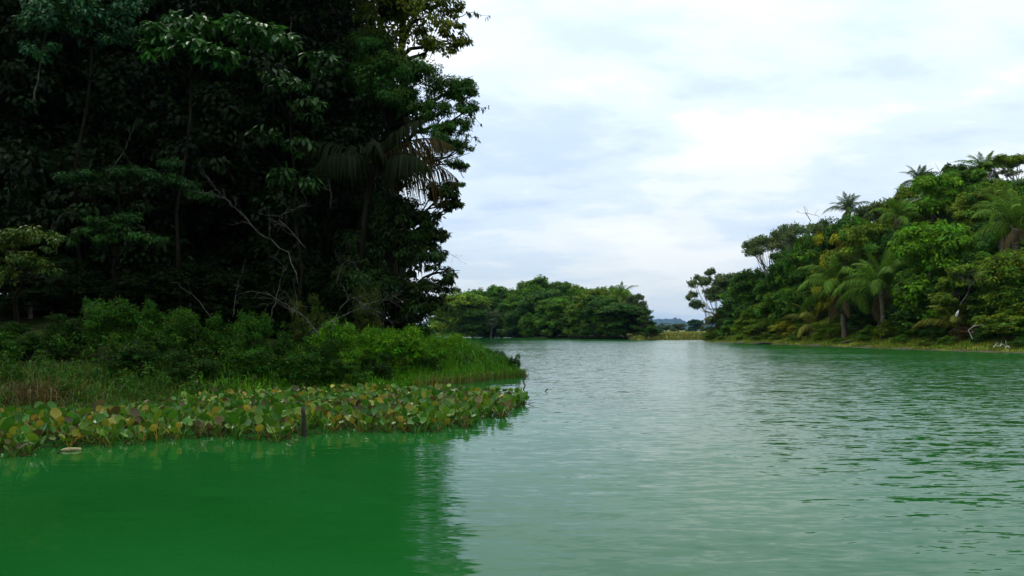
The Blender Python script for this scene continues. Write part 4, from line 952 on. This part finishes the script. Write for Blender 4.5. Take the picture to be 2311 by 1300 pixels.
# driftwood, logs on the right shore
def shore_log(px, py, w, r, label, mat, seed, lift=0.05):
    Y = gy(py); x = wx(px, Y); z = float(h_hill(np.array([x]), np.array([Y]))[0]); z = max(z, 0) + lift; hw = w / F_PX * Y / 2
    stick([(x - hw, Y - 1.5, z), (x - hw * .2, Y - .3, z + .12), (x + hw, Y + 1.2, z + .05)], r, label, seed, 'fallen_log', mat, 'log')
shore_log(1725, 777, 60, 0.16, 'dark fallen log lying on the right shore near the hill tip', M_BARK, 6)
shore_log(1915, 782, 46, 0.14, 'dark fallen log on the shore below the left shore palm', M_BARK, 7)
shore_log(2105, 788, 80, 0.20, 'thick dark log at the waterline below the low arching palm', M_BARK, 8)
shore_log(2270, 790, 60, 0.14, 'brown log at the water at the right edge', M_BARK, 9)
for k, (px, py) in enumerate([(2248, 778), (2262, 776), (2274, 780)]):
    Y = 79.5; p = [(px - 6, py + 6, Y), (px, py, Y), (px + 6, py + 5, Y)]
    dead_branch('bleached_branch', p, 0.055, ('bleached white driftwood branch on the shore at the right, left of three', 'bleached white driftwood branch on the shore at the right, middle of three', 'bleached white driftwood branch on the shore at the right, right of three')[k], 30 + k, 3, 0.5, mat=M_DRIFT, cat='driftwood', group='bleached driftwood on the right shore')
dead_branch('bare_branch', [(2165, 690, 86), (2185, 660, 86), (2190, 640, 86), (2160, 620, 86)], 0.07, 'bare crooked grey branch before the dark hollow on the right hill', 40, 8, 1.6, group=None)
dead_branch('bare_branch', [(2040, 462, 118), (2065, 452, 117), (2078, 447, 117)], 0.08, 'bare pale branch sticking out of the upper slope of the hill', 41, 3, 1.0, mat=M_DRIFT)
dead_branch('bare_branch', [(1830, 500, 136), (1822, 486, 136), (1816, 480, 136), (1850, 488, 136)], 0.09, 'leafless crooked branch above the second flat-topped tree', 42, 5, 1.4)
dead_branch('bare_branch', [(2195, 765, 84), (2185, 745, 84), (2200, 735, 84)], 0.05, 'broken pale stem at the foot of the hill below the pale sheath', 43, 4, 0.8, mat=M_DRIFT)
def sheath():
    Y = 87; b = wpt(2158, 714, Y); mb = MB(); V = []; n = 8
    for i in range(n):
        t = i / (n - 1); w = 0.22 * math.sin(min(1, t * 1.05 + .06) * PI) ** .7
        for a in (-1, -.4, .4, 1): V.append((0.22 * t + w * a * .7, -0.12 * (1 - a * a), 0.62 * t + w * .1 * a))
    q = [(i * 4 + j, i * 4 + j + 1, i * 4 + j + 5, i * 4 + j + 4) for i in range(n - 1) for j in range(3)]
    q2 = [tuple(reversed(f)) for f in q]; Vb = [(x, y + .03, z) for x, y, z in V]
    mb.add(V, q); mb.add(Vb, q2); me = mb.mesh('palm_sheath', M_DRIFT, True)
    tag(obj('palm_sheath', me, None, b), 'pale dry palm sheath hanging before the dark hollow on the right hill', 'sheath')
sheath()

# ------------------------------------------------------------------ floating hyacinths
def hy_leaf(mb, rng, out, h, size, tilt, yaw, origin=(0, 0, 0), rotz=0.0, tint=(1, 1, 1)):
    """one leaf: swollen stalk from the plant's centre, joined to a cupped round blade"""
    p0 = np.array((0.01, 0, -0.05)); p1 = np.array((out * .35, 0, h * .5)); p2 = np.array((out, 0, h))
    t = np.linspace(0, 1, 4)[:, None]; P = (1 - t) ** 2 * p0 + 2 * t * (1 - t) * p1 + t ** 2 * p2
    rad = np.array((0.010, 0.016, 0.010, 0.005)); th = np.arange(3) / 3 * 2 * PI
    ring = np.stack((np.cos(th), np.sin(th), 0 * th), 1)
    V = [tuple(P[i] + ring[k] * rad[i]) for i in range(4) for k in range(3)]
    q = [(i * 3 + k, i * 3 + (k + 1) % 3, i * 3 + 3 + (k + 1) % 3, i * 3 + 3 + k) for i in range(3) for k in range(3)]
    # blade: local u along the leaf, v across, n normal
    ud = np.array((math.cos(tilt), 0, math.sin(tilt))); nd = np.array((-math.sin(tilt), 0, math.cos(tilt)))
    cy, sy = math.cos(yaw), math.sin(yaw); vd = np.array((0, 1, 0)); ud, vd = ud * cy + vd * sy, vd * cy - ud * sy
    tr = []
    b = len(V); prof = [(0.10, 0.34), (0.33, 0.50), (0.62, 0.47), (0.86, 0.28)]
    V.append(tuple(P[3])); mids = []
    for (u, w) in prof:
        for sgn in (-1, 0, 1):
            c = P[3] + ud * size * u + vd * size * w * sgn + nd * size * ((0.13 if sgn else 0) + 0.10 * u * u) + rng.normal(0, 0.004, 3); V.append(tuple(c))
    V.append(tuple(P[3] + ud * size * 1.0 + nd * size * 0.10)); e = len(V) - 1
    tr += [(b, b + 1, b + 2), (b, b + 2, b + 3)]
    for i in range(3):
        r0 = b + 1 + i * 3; q += [(r0, r0 + 3, r0 + 4, r0 + 1), (r0 + 1, r0 + 4, r0 + 5, r0 + 2)]
    r0 = b + 10; tr += [(r0, e, r0 + 1), (r0 + 1, e, r0 + 2)]
    q.append((9, 10, 11, b)) # closes the stalk onto the blade
    V = np.array(V); c, s = math.cos(rotz), math.sin(rotz)
    V = np.stack((V[:, 0] * c - V[:, 1] * s, V[:, 0] * s + V[:, 1] * c, V[:, 2]), 1) + np.asarray(origin)
    T = np.tile(np.asarray(tint, float), (len(V), 1)); T[:b] *= (1.25, 1.1, 1.1)
    mb.add(V, q, tr, T)
_r = np.random.RandomState(7)
HY_LEAF = []
for i in range(10):
    mb = MB(); hy_leaf(mb, _r, _r.uniform(.06, .20), _r.uniform(.05, .26), _r.uniform(.11, .18), _r.uniform(0.3, 1.45), _r.uniform(-.7, .7)); HY_LEAF.append(mb.mesh('leaf', M_GLOSS, True))
# the mat's outline from the waterline
MAT_PX = [(-120, 1042), (0, 1034), (90, 1030), (130, 1012), (200, 1010), (330, 1002), (430, 994), (560, 992), (640, 1002), (700, 978), (800, 976), (900, 980), (985, 976), (1060, 966), (1090, 950), (1130, 945), (1188, 918), (1180, 903), (1120, 900), (1000, 893), (880, 890), (700, 895), (560, 902), (420, 915), (300, 934), (200, 945), (0, 962), (-120, 970)]
MAT = [(wx(px, gy(py)), gy(py)) for px, py in MAT_PX]
rng = np.random.RandomState(12); pts = []
cand = np.stack((rng.uniform(-15, 1, 9000), rng.uniform(12, 31, 9000)), 1); sdm = poly_sd(MAT, cand[:, 0], cand[:, 1])
grid = {}
for (x, y), s in zip(cand, sdm):
    if s < 0.03 + 0.38 * max(0.0, float(rumple(x, y, 1.7))) * (1 if y < 24 else .4): continue
    if abs(x - wx(687, gy(985))) < 0.16 and y < gy(985) + 0.12: continue      # open water before the stake
    md = 0.22; k = (int(x / md), int(y / md)); ok = True
    for a in (-1, 0, 1):
        for b_ in (-1, 0, 1):
            for (u, v) in grid.get((k[0] + a, k[1] + b_), ()):
                if (u - x) ** 2 + (v - y) ** 2 < md * md: ok = False
    if ok: grid.setdefault(k, []).append((x, y)); pts.append((x, y, s))
pts = [p for p in pts if -0.62 < p[0] / p[1] < 0.1]
pts.sort(key=lambda p: p[1] + 1.2 * min(p[2], 1.5))
NEARP, RESTP = pts[:300], pts[300:]
CG = [(0.046, 0.140, 0.008), (0.028, 0.095, 0.008), (0.080, 0.165, 0.010), (0.052, 0.120, 0.010), (0.095, 0.16, 0.010), (0.034, 0.115, 0.008)]
CY_ = [(0.21, 0.19, 0.015), (0.16, 0.18, 0.014), (0.24, 0.19, 0.02)]; CB = [(0.085, 0.066, 0.014), (0.052, 0.042, 0.012), (0.11, 0.095, 0.03)]
rnd = random.Random(21)
def zone(px):
    for lim, z in ((110, 'at the far left end'), (230, 'by the floating driftwood'), (380, 'well left of the stake'), (520, 'left of the stake'), (680, 'just left of the stake'), (780, 'just right of the stake'), (900, 'right of the stake'), (1020, 'near the right end')):
        if px < lim: return z
    return 'at the tapering right end'
for (x, y, s) in NEARP:
    px = CX + x / y * F_PX; kind = rnd.choices(('green', 'yellowing', 'withered brown'), (0.64, 0.19, 0.17))[0]
    size = rnd.choice(('small', 'tall')); sz_ = 0.82 if size == 'small' else 1.12
    row = 'on the front edge' if s < 0.35 else ('in the second row' if s < 0.9 else 'deep inside the mat')
    lab = size + ' ' + kind + ' water hyacinth ' + row + ', ' + zone(px)
    kind = kind.replace('withered brown', 'browning')
    t = thing('water_hyacinth', lab, 'water plant', (x, y, 0), rnd.uniform(0, 6.28), 'water hyacinths of the floating mat')
    n = rnd.randint(5, 7)
    for k in range(n):
        u = rnd.random()
        pal = CG if kind == 'green' else (CY_ if kind == 'yellowing' and u < .6 else (CB if kind == 'browning' and u < .65 else CG))
        c = rnd.choice(pal); j = rnd.uniform(.75, 1.25); sc = sz_ * rnd.uniform(.85, 1.15)
        obj('leaf', HY_LEAF[rnd.randrange(10)], t, (0, 0, 0), (0, 0, k * 2 * PI / n + rnd.uniform(-.4, .4)), (sc, sc, sc * rnd.uniform(.85, 1.15)), tuple(v * j for v in c))
mb = MB()
for (x, y, s) in RESTP:
    kind = rnd.choices((0, 1, 2), (0.58, 0.18, 0.24))[0]
    for k in range(rnd.randint(4, 6)):
        u = rnd.random(); pal = CG if kind == 0 or u > .62 else (CY_ if kind == 1 else CB); c = np.array(rnd.choice(pal)) * rnd.uniform(.75, 1.25)
        sc = rnd.uniform(.75, 1.2)
        hy_leaf(mb, rng, sc * rnd.uniform(.06, .20), sc * rnd.uniform(.06, .26), sc * rnd.uniform(.11, .18), rnd.uniform(.3, 1.45), rnd.uniform(-.7, .7), (x, y, 0), rnd.uniform(0, 6.28), c)
tag(obj('water_hyacinth_mat', mb.mesh('water_hyacinth_mat', M_GLOSS, True), color=(1, 1, 1)), 'far rows of the floating mat of green, yellow and brown water hyacinths', 'water plants', kind='stuff')
# dead stalks and debris floating under the leaves
mb = MB(); rng = np.random.RandomState(55)
for (x, y, s) in pts:
    for k in range(3):
        a = rng.uniform(0, 6.28); l = rng.uniform(.1, .3); p0 = np.array((x + rng.normal(0, .15), y + rng.normal(0, .15), -0.01))
        tube(mb, bent(p0, p0 + np.array((math.cos(a) * l, math.sin(a) * l, rng.uniform(.0, .16))), 3, rng, .1), (0.012, 0.010, 0.006), 3, cap=False)
tag(obj('plant_litter', mb.mesh('plant_litter', noise_mat('plant_litter', (0.03, 0.02, 0.01), (0.11, 0.08, 0.03), 9.0))), 'tangled brown dead stalks floating under the hyacinth leaves', 'litter', kind='stuff')

# ------------------------------------------------------------------ air
def haze():
    mb = MB(); e = 10990; z0, z1 = -4.0, 270.0; e = 11100
    V = [(sx * e, sy * e, z) for z in (z0, z1) for sx, sy in ((-1, -1), (1, -1), (1, 1), (-1, 1))]
    mb.add(V, [(0, 3, 2, 1), (4, 5, 6, 7), (0, 1, 5, 4), (1, 2, 6, 5), (2, 3, 7, 6), (3, 0, 4, 7)])
    m, nt, out = newmat('haze'); v = N_(nt, 'ShaderNodeVolumePrincipled')
    v.inputs['Color'].default_value = (0.36, 0.62, 1.0, 1); v.inputs['Density'].default_value = 0.000033; v.inputs['Anisotropy'].default_value = 0.1
    nt.links.new(v.outputs[0], out.inputs['Volume'])
    o = obj('haze', mb.mesh('haze', m)); tag(o, 'thin pale blue air fading the distant hill', 'haze', kind='stuff')
haze()
